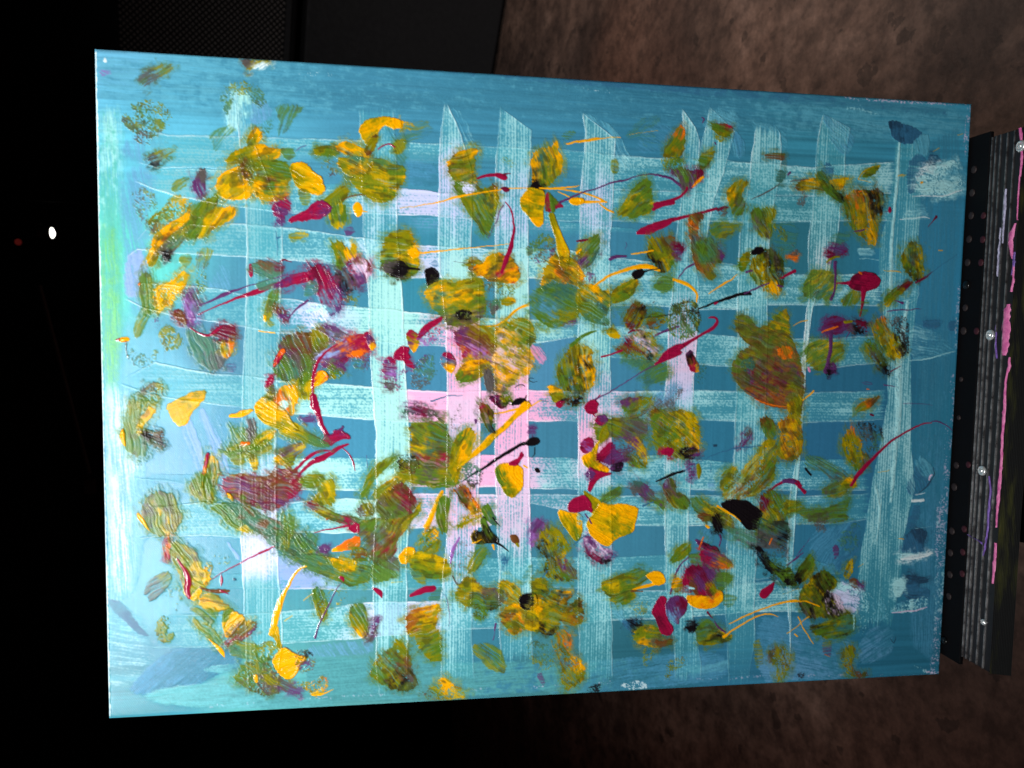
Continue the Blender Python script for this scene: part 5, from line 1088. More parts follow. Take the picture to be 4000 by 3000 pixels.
d 4140,4502 4218,4437 4342,4439 4379,4551 4490,4601 4394,4623 4254,4610 4175,4560;O:4220,4498 G:4313,4517 Y:4222,4574 N:4425,4599;a10 c.86 s0.58
d 4239,4636 4316,4625 4320,4732 4259,4791;O:4287,4685;c.4 k s1.2
d 4339,4567 4387,4594 4495,4559 4434,4618 4356,4622;B:4402,4598;c.8 s.35
d 4444,4924 4454,4754 4593,4699 4615,4777 4504,4837;O:4517,4757 N:4547,4712;c.45 k s1.2
d 4450,3900 4501,3792 4593,3737 4628,3780 4596,3843 4504,3886;O:4548,3793 G:4488,3867;a-45 c.86 s0.58
l 4459,4171 4478,4050 4522,3944 4612,3843;18 18 15 9;V;.85
d 4668,3675 4760,3616 4826,3709 4751,3798 4704,3797;U:4747,3692 g:4718,3752;a-60 c.6 s0.73
d 4658,3702 4749,3737 4861,3786 4881,3835 4782,3802 4703,3767;r:4766,3768 V:4686,3724 K:4846,3808;a25 c.97 h.5 s.35
l 4880,3680 4893,3726 4876,3771;18 15 12;V;.7
l 4776,3609 4752,3593;23 15;Y;.9
l 4732,3691 4710,3752 4701,3797;9 15 12;Q;.9
d 4612,3856 4705,3828 4835,3938 4822,4014 4662,3948;G:4691,3888 N:4756,3936;c.6 s0.88
d 4702,3831 4782,3799 4894,3848 5011,3925 4930,3967 4819,3941 4739,3893;R:4737,3844 V:4817,3884 O:4977,3935 N:4896,3894 Q:4914,3948;a22 c.96 s.35
d 4837,4015 4948,4006 5016,4051 4936,4113 4922,4159 4857,4111;G:4902,4063;c.72 s0.88
d 4920,4190 5055,4222 4991,4300 4926,4267;G:4972,4235;c.5 s1.2
d 4464,4098 4493,4035 4556,4052 4561,4113 4513,4160;Y:4511,4081 O:4542,4097;c.93 s.35
d 4555,4101 4578,4007 4615,3944 4709,3934 4824,3981 4842,4046 4778,4108 4730,4088 4680,4013 4620,4100;R:4588,4068 r:4742,3997 r:4662,3956 V:4806,4014;a60 c.96 s.35
d 4617,4100 4680,4010 4733,4088 4799,4167 4737,4214 4672,4147;V:4682,4071 R:4741,4180 B:4636,4100;a50 c.96 s.35
d 4577,4193 4702,4191 4797,4213 4861,4135 4925,4171 4920,4248 4848,4311 4738,4314 4642,4288;Y:4704,4241 Y:4860,4215 y:4890,4170 Q:4797,4205;a-22 c1 h.8 s.35
d 4759,4107 4824,4091 4861,4154 4800,4201;O:4810,4137 R:4780,4182;a55 c.95 s.35
l 4629,4123 4661,4132;20 15;A;.9
d 4285,4320 4329,4243 4374,4183 4424,4192 4427,4277 4430,4399 4495,4479 4447,4541 4384,4508 4333,4365;R:4361,4274 R:4430,4491 r:4365,4397 R:4406,4215;a65 c.98 h.5 s.35
d 4419,4249 4467,4186 4545,4186 4612,4237 4600,4344 4536,4376 4541,4437 4458,4388 4425,4325;V:4531,4234 b:4472,4339 V:4454,4247 r:4580,4282;a65 c.97 h.5 s.35
d 4695,4459 4804,4411 4935,4512 4972,4576 5019,4547 5012,4581 4938,4609 4812,4626 4716,4599;G:4775,4490 O:4811,4608 K:4937,4582 y:4985,4564 g:4871,4494;a10 c.8 s0.58
d 4617,4456 4678,4406 4699,4471 4650,4519;K:4664,4455;c.8 k s0.58
l 4794,4341 4835,4400;18 6;r;.9
l 4852,4424 4902,4488 4959,4526;6 18 12;V;.75
l 4988,4452 5122,4388 5312,4317 5505,4277 5663,4272;6 15 13 16 13;Y;.9
l 4945,4562 5014,4508 5109,4457 5219,4399 5347,4370 5429,4407;26 15 15 13 13 4;Y;.9
l 5294,4199 5338,4162 5376,4106;88 73 15;R;1
l 5374,4101 5415,4064;9 4;V;.8
d 5228,4634 5275,4601 5303,4810 5254,4858;O:5264,4714;c.5 s0.88
d 5361,4718 5457,4672 5561,4727 5565,4823 5506,4966 5438,4978 5452,4849 5365,4797;O:5460,4739 O:5468,4929 N:5395,4736;a70 c.62 k s0.88
d 5632,4921 5692,4908 5696,4988 5651,4978;K:5674,4939;c.4 k s0.73
d 4846,896 4843,808 4902,748 4962,721 5012,736 4980,776 4952,846 4988,916 4962,1021 4880,981;Y:4867,835 G:4941,961 O:4971,742 O:4903,776 N:4984,888;a-65 c.86 s0.58
d 5049,975 5203,949 5269,971 5226,1052 5232,1183 5151,1188 5085,1089;G:5144,1026 O:5220,973 O:5180,1141 N:5148,1113;a60 c.82 s0.73
d 5239,1073 5338,1106 5362,1200 5307,1183;O:5304,1122;a40 c.55 k s0.88
d 5240,1081 5458,1059 5452,1278 5312,1311;g:5353,1179;c.4 s2
l 5045,878 5167,823 5288,739;4 13 6;N;.8
d 5283,631 5334,658 5313,726 5259,719;c:5301,688;c.75 s.35
d 5142,520 5327,491 5313,547 5186,532;B:5247,518;c.7 s0.73
d 4677,291 4808,291 4858,317 4830,384 4751,374 4704,334;G:4734,316 R:4832,314 O:4780,349 G:4811,361;a20 c.88 s.35
l 4598,241 4618,252 4600,288;9 13 7;V;.9
d 4721,387 4782,398 4768,427;O:4752,407;c.5 k s.35
l 4715,437 4723,450;12 9;V;.8
d 4701,1088 4948,1076 4905,1138 4812,1213 4706,1159;G:4763,1126 O:4885,1100 O:4811,1182;a-15 c.66 s0.88
d 4520,1108 4532,1033 4591,1000 4633,1016 4594,1077 4581,1218 4632,1202 4740,1241 4773,1298 4819,1311 4805,1358 4717,1461 4765,1504 4735,1533 4638,1478 4579,1422 4555,1348 4542,1205;Q:4542,1104 G:4671,1315 B:4582,1390 O:4718,1495 V:4789,1341 N:4561,1218 c:4662,1273 B:4592,1024 s:4638,1461;a50 c.88 s0.58
d 4592,1246 4675,1222 4723,1285 4696,1372 4635,1388 4603,1332;G:4648,1302 g:4694,1315;a60 c.9 s.35
l 4443,1537 4501,1450 4568,1412;7 12 16;V;.9
d 4951,1412 4986,1335 5050,1316 5046,1395 4991,1469;O:5003,1378 G:4975,1437;c.92 s.35
d 5050,1453 5095,1347 5185,1271 5348,1339 5357,1486 5330,1651 5232,1638 5104,1568;O:5145,1418 K:5221,1387 O:5242,1503 K:5304,1487 Y:5263,1620 G:5103,1536 y:5163,1476 N:5233,1299;a70 c.74 k s0.73
d 5052,1322 5092,1274 5154,1262 5168,1295 5110,1329;K:5124,1295;c.97 h.6 s.35
l 5023,1472 5076,1456;20 12;V;.7
l 4619,1782 4770,1726 4922,1671 5014,1648 5069,1651;12 18 29 32 23;K;.97
l 4762,1733 4785,1725;20 12;R;.9
l 5014,1648 5121,1601 5229,1555;12 15 12;V;.9
l 5321,1519 5383,1489 5452,1454;9 26 26;R;1
l 5308,1575 5355,1581;20 12;V;.8
l 4706,1654 4773,1609 4826,1579 4946,1496;6 10 19 4;Y;.97
l 4398,1553 4474,1566 4551,1595 4607,1661 4604,1722;20 29 26 19 15;Y;.93
d 4387,1772 4525,1709 4621,1765 4626,1910 4565,2016 4444,2032 4381,1946;O:4527,1767 K:4499,1840 G:4457,1957 K:4557,1781 g:4533,1970;a50 c.58 k s0.88
d 4529,2148 4569,2113 4605,2188 4647,2249 4644,2308 4575,2294 4542,2221;K:4563,2174 R:4592,2269 Y:4629,2301 V:4554,2138 B:4603,2225;a70 c.97 s.35
d 4633,2203 4711,2231 4685,2379 4625,2409;c:4652,2305;c.4 k s0.88
d 5388,1327 5453,1304 5476,1353 5424,1355;Q:5431,1330 N:5454,1314;c.85 s.35
d 5388,1251 5450,1234 5469,1307 5423,1323;N:5437,1278;c.4 k s0.88
d 4942,1879 4990,1816 5068,1841 5122,1932 5243,1900 5336,1781 5399,1776 5424,2001 5475,2075 5549,2299 5566,2464 5560,2603 5496,2615 5367,2588 5207,2558 5110,2499 4998,2424 4947,2336 4957,2170 5032,2110 5101,2080 5013,2010 4963,1937;O:4991,1860 N:5008,1897 G:5121,1976 B:5250,2063 y:5386,1913 s:5387,2136 V:5102,2302 r:5355,2300 s:5284,2510 G:4974,2229 O:5520,2434 V:5483,2329 N:5255,2182 O:5048,2125 B:5188,2079 G:5323,1929 r:5200,2376 s:5459,2494 G:5511,2224;a25 c.95 s0.58
d 5331,2121 5377,2084 5457,2105 5453,2187 5366,2181;Q:5395,2136 Q:5436,2165;a60 c.9 k s.35
d 5006,2229 5098,2183 5132,2257 5039,2288;c:5068,2228;c.6 k s0.73
l 5143,2528 5271,2573 5431,2588;6 13 7;Q;.85
d 5198,2703 5244,2670 5312,2716 5350,2791 5303,2885 5250,2824;B:5230,2715 G:5280,2791 O:5307,2859;a60 c.93 s.35
d 5219,2914 5283,2863 5277,2930;Y:5261,2904;c.9 s.35
d 5423,2580 5523,2497 5561,2550 5557,2655 5564,2807 5581,2993 5516,3053 5419,3045 5365,2988 5381,2897 5407,2776 5358,2734 5467,2674;O:5527,2595 Y:5493,2723 B:5428,2701 Y:5444,2882 B:5498,3019 O:5540,2883 s:5473,2807 O:5384,2973 y:5519,2776;a65 c.95 k s0.44
d 5018,2943 5046,2850 5106,2772 5126,2820 5049,2928;V:5055,2880 N:5099,2805;a-60 c.66 k s0.58
d 4249,2596 4372,2640 4478,2618 4621,2655 4672,2804 4669,2938 4599,3015 4507,3029 4352,2968 4290,2935 4254,2773;G:4375,2729 y:4558,2699 O:4609,2833 G:4439,2832 B:4340,2596 y:4483,2773 O:4381,2921 Y:4626,2893;a35 c.87 k s0.58
d 4337,2968 4381,2936 4439,2951 4417,2998;R:4390,2963;c.93 s.35
d 4489,2954 4596,2927 4683,2983 4584,3030;K:4582,2974 V:4668,2975;c.72 k s0.58
d 4582,3059 4629,3072 4635,3162 4599,3202;V:4611,3131;c.62 k s0.58
l 4667,3084 4678,3132 4675,3185;38 50 20;O;.9
d 4762,3223 4800,3209 4811,3299 4772,3291;b:4786,3254;c.5 s0.73
l 4772,3066 4778,3141;7 6;D;.6
d 4856,3228 4899,3135 4992,3087 5014,3166 5102,3076 5147,3016 5207,2941 5284,2866 5352,2894 5345,3109 5318,3231 5238,3293 5113,3368 5018,3366 4924,3365 4890,3301;G:4917,3195 y:5134,3092 O:5239,2942 B:5140,3243 G:5295,3139 A:5059,3197 O:4963,3150 s:5108,3228 y:5056,3121 O:5234,3214;a-50 c.8 k s0.58
l 5302,3307 5380,3247 5458,3214 5540,3226 5590,3265;20 23 32 47 20;R;.95
l 5429,3223 5493,3221 5534,3236;35 41 35;V;.95
l 5534,3241 5585,3288 5624,3319;15 18 35;R;1
d 4375,3206 4435,3189 4471,3234 4473,3309 4548,3340 4600,3401 4567,3449 4474,3432 4410,3371 4374,3293;N:4422,3249 V:4413,3211 G:4519,3400 O:4457,3384 B:4393,3308;a55 c.92 s0.58
d 4596,3374 4673,3358 4832,3436 4912,3467 4997,3545 4984,3636 4886,3622 4805,3559 4677,3481;G:4738,3434 O:4899,3543 g:4674,3388 K:4820,3542 y:4833,3466 N:4933,3605;a30 c.86 s0.58
d 4675,3496 4772,3495 4792,3541 4727,3558;B:4741,3525;c.85 s.35
d 4933,3620 5189,3656 5419,3785 5387,3799 5194,3779 5032,3729;g:5094,3685 N:5289,3751;a15 c.66 s1.2
d 4801,3529 4850,3494 4871,3558 4890,3653 4839,3636;K:4844,3557;a60 c.88 k s.35
d 5210,3384 5301,3291 5400,3354 5470,3478 5441,3554 5348,3629 5266,3597 5230,3489;O:5326,3506 r:5242,3397 G:5387,3415 y:5298,3597;a60 c.8 k s0.73
d 4866,3414 4924,3377 5003,3367 5114,3392 5183,3442 5249,3489 5220,3565 5207,3644 5124,3635 5042,3564 4960,3487;K:5054,3470 K:5184,3549 K:4957,3423;a32 c.98 h.5 s.35
l 4847,3428 4920,3475 5008,3518 5061,3565;15 16 10 4;Y;.95
d 5216,3537 5313,3567 5477,3570 5498,3663 5470,3774 5386,3772 5255,3722 5189,3675;c:5381,3645 K:5452,3724 G:5282,3597 N:5352,3721 k:5411,3600;a25 c.92 s.35
d 5202,3787 5243,3811 5294,3874 5345,3953 5413,4032 5373,4023 5306,3975 5229,3857;K:5261,3858 K:5347,3984;a45 c.92 k s.35
d 5243,3811 5484,3786 5524,3974 5413,4032 5329,3937;c:5391,3877 N:5453,3817;c.4 k s1.2
d 5296,3921 5411,3970 5469,4011 5588,4116 5498,4121 5431,4064;G:5496,4066 K:5446,4033 G:5546,4099;a35 c.88 s.35
l 5491,3957 5570,3905 5633,3852;7 20 9;V;.6
l 5321,3767 5344,3721;10 13;Q;.85
l 4298,3210 4419,3167 4541,3123;6 18 20;K;.97
l 4541,3123 4754,3013 4877,2966 5002,2937 5222,2919;7 4 7 13 6;D;.9
l 4799,2919 4812,2919;23 23;d;1
d 5652,604 5705,561 5759,610 5731,702 5671,675;D:5708,613;c.6 s0.73
d 5428,758 5492,709 5601,687 5713,714 5791,689 5897,660 5874,693 5846,770 5700,776 5605,772 5464,785;Y:5571,727 B:5509,749 Y:5810,747 O:5666,723 y:5870,675;a5 c.93 s.35
d 5600,664 5660,612 5716,714 5796,798 5882,853 5852,887 5767,846 5684,776;c:5639,652 G:5749,800 K:5855,862 O:5625,703;a50 c.82 s0.58
l 5383,725 5460,699 5538,695;6 12 7;N;.6
d 5456,797 5528,809 5501,912 5462,913;N:5491,868;c.4 k s0.88
l 5982,674 6004,636 6058,590 6169,559;9 9 23 23;y;.92
d 6020,635 6106,581 6170,566 6109,632 6053,652;O:6091,610 G:6061,638;c.85 s.35
l 5990,676 6096,691;7 4;Y;.8
d 5869,886 5894,824 5955,777 6019,772 6198,735 6219,958 6183,1051 6168,1203 6106,1187 6005,1117 5938,1060 5888,970;G:5906,911 Q:5959,843 Y:6078,964 K:6103,830 K:6190,945 O:6146,1035 Y:6129,1161 O:5997,966 N:6040,862 G:6003,1069 y:6026,907;a72 c.88 k s0.58
l 5972,1107 6020,1098 6068,1082;9 18 6;V;.8
l 5996,779 6019,775;15 9;Q;.95
l 6239,941 6271,927;4 7;r;1
l 6285,900 6286,918 6287,935;20 38 20;R;1
l 6651,1046 6687,998 6718,962;4 9 25;r;1
l 5356,664 5376,649;15 20;V;1
d 6368,628 6416,611 6385,642;Y:6392,627;c.4 s.35
d 5721,1214 5829,1131 5944,1116 5866,1224;g:5815,1179;c.5 s1.2
d 5731,1317 5755,1254 5834,1242 5918,1249 5888,1295 5805,1300 5775,1345;V:5820,1267 r:5773,1298;a10 c.92 s0.58
l 5736,1370 5798,1327 5851,1318;15 23 12;O;.85
d 5533,1617 5589,1450 5683,1430 5797,1457 5837,1548 5779,1686 5647,1674 5548,1661;G:5593,1539 O:5734,1491 y:5719,1514 g:5677,1626 G:5565,1628;a-40 c.72 s0.88
d 5858,1714 5965,1602 6050,1618 6039,1711;G:5951,1650 O:5999,1634;a-70 c.72 s0.88
l 5812,1371 5814,1474 5815,1608 5788,1675;35 20 15 32;V;.75
d 6012,1261 6141,1250 6163,1294 6047,1305;A:6094,1266;c.5 s0.73
l 6032,1335 6129,1329 6211,1340;7 7 4;A;.5
d 5935,1549 5975,1485 6055,1450 6172,1455 6224,1509 6211,1572 6128,1605 6030,1599 5964,1578;R:6075,1527 r:5994,1529;c1 h.8 s.35
l 5833,1542 5898,1543 5949,1533;12 20 32;R;1
l 6038,1446 6050,1456;20 15;Q;.9
l 6082,1594 6077,1692 6060,1812;53 29 15;R;1
d 6052,1707 6131,1676 6121,1796 6057,1812;G:6086,1737;c.45 s1
d 5948,1907 6011,1858 6129,1868 6116,1950 6032,1966 5966,1937;K:6047,1933 N:5980,1888 r:6103,1902;a30 c.78 k s0.58
l 5970,1956 5937,2012;10 4;V;.85
d 5567,2077 5727,2012 5910,2052 5930,2130 5787,2255 5675,2271 5588,2196;G:5619,2103 y:5747,2079 O:5892,2085 G:5704,2207 O:5690,2245;a-30 c.74 s0.88
d 5712,1926 5767,1832 5863,1820 5933,1859 5954,1904 5854,1968 5790,1969 5737,1955;r:5850,1891 V:5747,1922 V:5915,1890;a-20 c.96 s.35
l 5721,1960 5788,1929 5859,1908;12 20 12;Q;.85
l 5922,1867 5986,1858;26 15;O;.85
l 5801,1966 5806,2101 5778,2222 5772,2282;41 32 29 58;V;.9
d 5771,2252 5842,2214 5865,2281 5799,2323;V:5820,2267 K:5790,2305;c.86 k s.35
l 5615,2261 5623,2283;15 26;p;1
d 6174,1919 6206,1855 6286,1805 6293,1883 6343,1955 6411,1988 6485,2063 6458,2173 6339,2174 6252,2084;O:6226,1915 y:6330,2019 K:6445,1987 Q:6270,1823 G:6286,2111 y:6387,2140;a65 c.8 k s0.73
d 6335,1807 6502,1835 6534,2093 6455,2170 6377,1973;K:6442,1942 N:6403,1836;a70 c.48 k s0.88
d 6109,2086 6164,1991 6205,2066 6289,2172 6369,2277 6330,2314 6227,2236;G:6151,2052 K:6328,2278 N:6223,2172 O:6138,2112;a55 c.74 k s0.58
l 6362,2285 6459,2237;13 4;r;.9
d 6411,1312 6451,1218 6514,1169 6586,1214 6601,1334 6633,1454 6568,1526 6481,1461;O:6438,1294 c:6512,1277 y:6570,1230 K:6573,1470 G:6461,1398 N:6523,1179 y:6576,1380;a75 c.84 k s0.58
l 6554,1523 6623,1484 6707,1429;12 26 4;r;.9
d 6277,1706 6293,1642 6356,1581 6469,1533 6521,1521 6455,1589 6376,1644 6314,1713;O:6311,1672 r:6437,1564 G:6341,1611 y:6305,1699;a-40 c.93 s.35
l 6487,1563 6518,1524;9 7;r;.9
l 6369,1678 6411,1685 6445,1693;4 12 26;V;.95
l 6309,1770 6399,1758 6622,1747;7 12 4;V;.85
l 6257,1427 6331,1431 6419,1438;4 9 7;Y;.8
l 6111,2386 6152,2373 6210,2388 6186,2401 6128,2393;6 6 7 6 6;V;.9
l 6315,2403 6360,2406 6413,2410;12 7 4;V;.95
l 6152,2439 6175,2437;12 7;Q;.9
l 6344,636 6387,623;9 6;Y;.7
l 6559,679 6576,674;15 12;Y;.9
l 6653,416 6684,399 6715,384;4 7 4;Y;.85
l 6883,268 6921,251;7 6;Y;.8
l 6761,1242 6797,1239;9 9;Y;.8
l 6637,1470 6782,1377 6933,1270;7 5 4;D;.85
l 5459,1904 5513,1874 5584,1861;6 9 9;Y;.9
l 5567,2538 5614,2504 5668,2459;6 12 15;Y;.95
d 6058,2621 6096,2564 6209,2515 6285,2496 6215,2564 6116,2628;O:6130,2587 B:6210,2533 Q:6178,2556 G:6082,2610;a-35 c.92 s0.58
l 6094,2521 6168,2524;6 4;Y;.8
l 6204,2653 6230,2659;18 15;r;1
d 6072,2735 6187,2725 6325,2764 6312,2952 6218,2998 6130,2904;N:6191,2809 K:6221,2748 g:6262,2887;a75 c.5 k s0.88
d 5944,2873 5977,2801 6048,2752 6064,2840 6133,2901 6117,2978 6222,3010 6179,3136 6075,3120 5987,2996;O:5995,2832 y:6082,2924 G:6073,3086 N:6188,3072 Q:6050,2778 O:6035,2978;a70 c.8 k s0.73
d 5610,3028 5742,3014 5911,3115 6046,3191 6084,3225 6017,3274 5918,3272 5797,3132 5634,3115;g:5679,3051 G:5795,3098 N:5931,3208;a30 c.55 s1
d 5773,3314 5885,3253 6048,3237 6007,3336 5894,3380;N:5887,3300 O:5985,3301 G:5823,3330;a-15 c.75 s0.73
d 5948,3273 6030,3198 6110,3256 6071,3290;Y:6032,3240 O:5984,3262;c.88 s.35
l 6046,3268 6126,3148 6237,3041 6363,2918 6524,2811 6655,2749 6784,2726;29 41 32 20 18 12 9;R;.97
l 6784,2720 6839,2714 6918,2745 6984,2794;8 13 7 6;V;.95
l 5626,3120 5677,3174;20 20;K;.85
d 5436,3385 5582,3403 5650,3481 5894,3455 6071,3361 5998,3487 6035,3566 5868,3597 5638,3561 5537,3479 5441,3511;G:5684,3497 G:5981,3534 O:5502,3432 g:6056,3395 N:5768,3561 G:5830,3484;a-8 c.78 s0.88
d 5736,3560 5850,3547 5838,3655 5774,3685;N:5795,3608;c.5 k s0.88
d 5692,3683 5984,3612 6132,3584 6167,3866 6039,4036 5722,3979;U:5860,3765 D:6074,3739 U:5818,3920;a-48 c.55 s1.8
l 5571,3882 5633,3806 5694,3722;10 7 6;V;.5
d 5919,3797 5961,3814 5956,3876 5933,3907;V:5946,3837;c.6 s.35
l 6314,3399 6419,3323 6550,3254;4 4 4;D;.6
l 6301,3158 6400,3140;6 6;Y;.7
d 5943,3782 6067,3613 6149,3584 6113,3865;g:6040,3722;c.4 k s1.5
d 5438,4002 5510,3973 5602,4132 5501,4124;G:5497,4035 K:5482,4081;c.88 s.35
d 5553,4087 5608,3976 5701,3867 5740,3933 5729,4042 5630,4105;G:5657,3977 K:5596,4069 O:5725,4026;a-55 c.93 s.35
d 6021,4070 6052,3958 6100,3924 6092,4037 6059,4103;y:6077,3974 O:6040,4067;a-75 c.84 k s.35
d 6068,4115 6125,4098 6216,4171 6129,4168;B:6127,4133 V:6179,4159;a20 c.82 s.35
d 5895,4207 5960,4112 6129,4177 6172,4293 6144,4390 6040,4386 5950,4257;L:6015,4224 L:6121,4339 A:5961,4144;a20 c.85 k s0.73
d 6129,4165 6249,4216 6405,4301 6483,4480 6279,4472 6201,4597 6142,4435;A:6217,4263 A:6197,4517 m:6375,4380;a80 c.36 k s0.88
d 5618,4261 5648,4149 5712,4104 5745,4043 5856,4011 5911,4063 5963,4112 5866,4235 5968,4286 6042,4368 6111,4405 5977,4455 5809,4425 5710,4421 5641,4337;G:5652,4227 K:5796,4138 y:5721,4120 K:5938,4348 K:5726,4411 O:5788,4327 G:5873,4031 O:6003,4326 N:5656,4322;a60 c.94 s.35
d 5848,4203 5982,4239 6057,4400 5891,4409;K:5937,4332 q:5985,4286;a70 c.6 k s0.58
d 5730,4498 5813,4498 6026,4443 6145,4416 6168,4531 6068,4610 5918,4620 5783,4566;G:5848,4534 g:6063,4511 K:5747,4514 O:5879,4504;a-10 c.88 s0.58
l 6133,4419 6145,4546;18 15;A;.5
d 5864,4601 5937,4665 5929,4779 5871,4742;V:5889,4711 O:5920,4664;c.42 s0.88
d 6024,4736 6155,4687 6163,4771 6115,4881 6169,4948 6308,4951 6238,4987 6119,4965 6063,4846;O:6108,4736 O:6099,4896 B:6203,4966 N:6270,4953;a70 c.66 k s0.73
l 5875,4758 5926,4784;7 6;Q;.8
l 5475,4276 5556,4268 5621,4270;13 15 10;Y;.9
l 5621,4273 5704,4284 5805,4327;12 12 9;Y;.8
l 5620,4415 5665,4511 5735,4609 5771,4661;10 10 9 6;Y;.9
l 5520,4560 5615,4493 5718,4411;7 9 9;Y;.85
l 5594,4568 5619,4588;12 12;Y;.9
l 5472,4213 5616,4156;4 4;Y;.5
l 6153,3992 6199,3965;7 6;Y;.8
l 6527,3749 6569,3755;9 7;Y;.8
l 6502,2556 6611,2563 6775,2571;6 7 4;V;.9
"""

# ------------------------------------------------------------------ the painting
painting = empty('painting', BASE, FRAME, 'stretched canvas with aqua brushed lattice bands and yellow, olive and crimson paint dabs', 'painting')
P0 = Painting(ground_colour)
ground0 = P0.C.copy()
PA = parse_paint(PAINT)

def edge_drop(U, V):
    """canvas turned over the stretcher bar"""
    d = np.minimum(np.minimum(U, 700 - U), np.minimum(V, 500 - V))
    return -1.5 * np.clip(1 - d / 1.9, 0, 1) ** 2
def skin(name, U, V, Z, C, F, m, parent):
    me = bpy.data.meshes.new(name)
    F = np.concatenate([F[:, [0, 1, 2]], F[:, [0, 2, 3]]])      # one diagonal everywhere, so stacked skins never cross
    nv, nf = len(U), len(F)
    co = np.empty((nv, 3), np.float32)
    co[:, 0] = (U - 700) / 1000; co[:, 1] = -(V - 250) / 1000; co[:, 2] = (Z + edge_drop(U, V)) / 1000
    me.vertices.add(nv); me.vertices.foreach_set('co', co.ravel())
    me.loops.add(nf * 3); me.polygons.add(nf)
    me.polygons.foreach_set('loop_start', np.arange(nf, dtype=np.int32) * 3)
    me.polygons.foreach_set('loop_total', np.full(nf, 3, np.int32))
    me.loops.foreach_set('vertex_index', F[:, ::-1].astype(np.int32).ravel())
    me.polygons.foreach_set('use_smooth', np.ones(nf, bool))
    me.update(calc_edges=True)
    at = me.color_attributes.new('pigment', 'FLOAT_COLOR', 'POINT')
    rgba = np.ones((nv, 4), np.float32); rgba[:, :3] = C
    at.data.foreach_set('color', rgba.ravel())
    me.materials.append(m)
    o = bpy.data.objects.new(name, me); col.objects.link(o); o.parent = parent
    return o
st = 2
ii = np.unique(np.append(np.arange(0, NX, st), NX - 1)); jj = np.unique(np.append(np.arange(0, NY, st), NY - 1))
I, J = np.meshgrid(ii, jj, indexing='ij'); idx = np.arange(I.size).reshape(I.shape)
F = np.stack([idx[:-1, :-1], idx[1:, :-1], idx[1:, 1:], idx[:-1, 1:]], -1).reshape(-1, 4)
skin('canvas', PA.gx[I.ravel()], PA.gy[J.ravel()], np.full(I.size, -.03), ground0[I.ravel(), J.ravel()], F, M_GROUND, painting)
box('stretcher', (-.6985, -.2485, -.019), (-.0015, .2485, -.0022), mat('primed_canvas_side', (.42, .52, .55), .7)[0], painting)
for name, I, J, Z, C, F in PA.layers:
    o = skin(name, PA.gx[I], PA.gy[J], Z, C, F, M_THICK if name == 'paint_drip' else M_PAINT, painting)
    if name == 'edge_scumble_and_glare': o['kind'] = 'stuff'          # crumbs of paint too small to pick apart, and painted glare at the top

# ------------------------------------------------------------------ the easel
easel = empty('easel', BASE, FRAME, 'black metal easel with a ribbed tray under the canvas, splashed with pink and violet paint', 'easel')
box('tray_plate', loc(.7006, .481, .030), loc(.7040, .028, -.0225), M_PLATE, easel, .0006)
tray_hi = loc(.7120, .0328, -.0225); tray_lo = loc(.7020, .4735, -.0560)
lo = [min(a, b) for a, b in zip(tray_lo, tray_hi)]; hi = [max(a, b) for a, b in zip(tray_lo, tray_hi)]
box('tray', lo, hi, M_TRAY, easel, .0007)
for n in [-0.02386, -0.02817, -0.03336, -0.04047, -0.04788]:
    a = loc(.70085, .4730, n - .00028); b_ = loc(.7022, .0333, n + .00028)
    box('rib', [min(p, q) for p, q in zip(a, b_)], [max(p, q) for p, q in zip(a, b_)], M_RIB, easel, .00018)
# ridged front lip
vs, fs = [], []
nr = 26
for k in range(nr + 1):
    n = -.0562 - .0060 * k / nr; u = .7015 + .0145 * k / nr + (.0006 if k % 2 else 0)
    for v in (.0325, .4738): vs.append(loc(u, v, n))
for k in range(nr): fs.append((2 * k, 2 * k + 1, 2 * k + 3, 2 * k + 2))
obj('front_lip', vs, fs, M_LIP, easel)
for v, n, r in [(0.0471, -0.0548, 0.0046), (0.1956, -0.0342, 0.0044), (0.3088, -0.0342, 0.0042), (0.434, -0.0463, 0.0026)]:
    z0 = loc(.7020, v, n)
    rv = lathe('rivet', [(r, 0), (r, .0011), (r * .8, .0018), (r * .62, .0019), (r * .58, .0013), (r * .42, .0013), (r * .38, .0021), (r * .15, .0025)], M_RIVET, easel, z0, 'x')
for v, n, r, k in [(0.0561, -0.0058, 0.0032, 0), (0.0754, -0.0052, 0.0032, 0), (0.0946, -0.0056, 0.0032, 0), (0.0965, -0.02, 0.0028, 1), (0.1144, -0.0047, 0.0032, 0), (0.1163, -0.0208, 0.003, 1), (0.1341, -0.0045, 0.0032, 0), (0.1353, -0.0202, 0.003, 1), (0.1727, -0.0048, 0.003, 0), (0.1925, -0.0043, 0.0034, 0), (0.1926, -0.0198, 0.003, 1), (0.2343, -0.0048, 0.0022, 0), (0.2677, -0.0047, 0.0022, 0), (0.3094, -0.0049, 0.003, 0), (0.3064, -0.0194, 0.0028, 1), (0.3288, -0.0039, 0.0034, 0), (0.3679, -0.0042, 0.0032, 0), (0.3623, -0.019, 0.003, 1), (0.3875, -0.0038, 0.0032, 0), (0.3825, -0.0188, 0.003, 1), (0.4068, -0.0047, 0.0032, 0), (0.4013, -0.0197, 0.003, 1), (0.4263, -0.005, 0.003, 0)]:
    lathe('stud', [(r, 0), (r, .0004), (r * .85, .0008), (r * .3, .0010)], (M_STUD, M_STUD2)[k], easel, loc(.7006, v, n), 'x', 16)
for v, n, r in [(0.1533, -0.0051, 0.004), (0.4671, -0.0034, 0.0034)]:
    lathe('screw', [(r, 0), (r, .0010), (r * .8, .0018), (r * .4, .0023)], M_SCREW, easel, loc(.7006, v, n), 'x', 16)
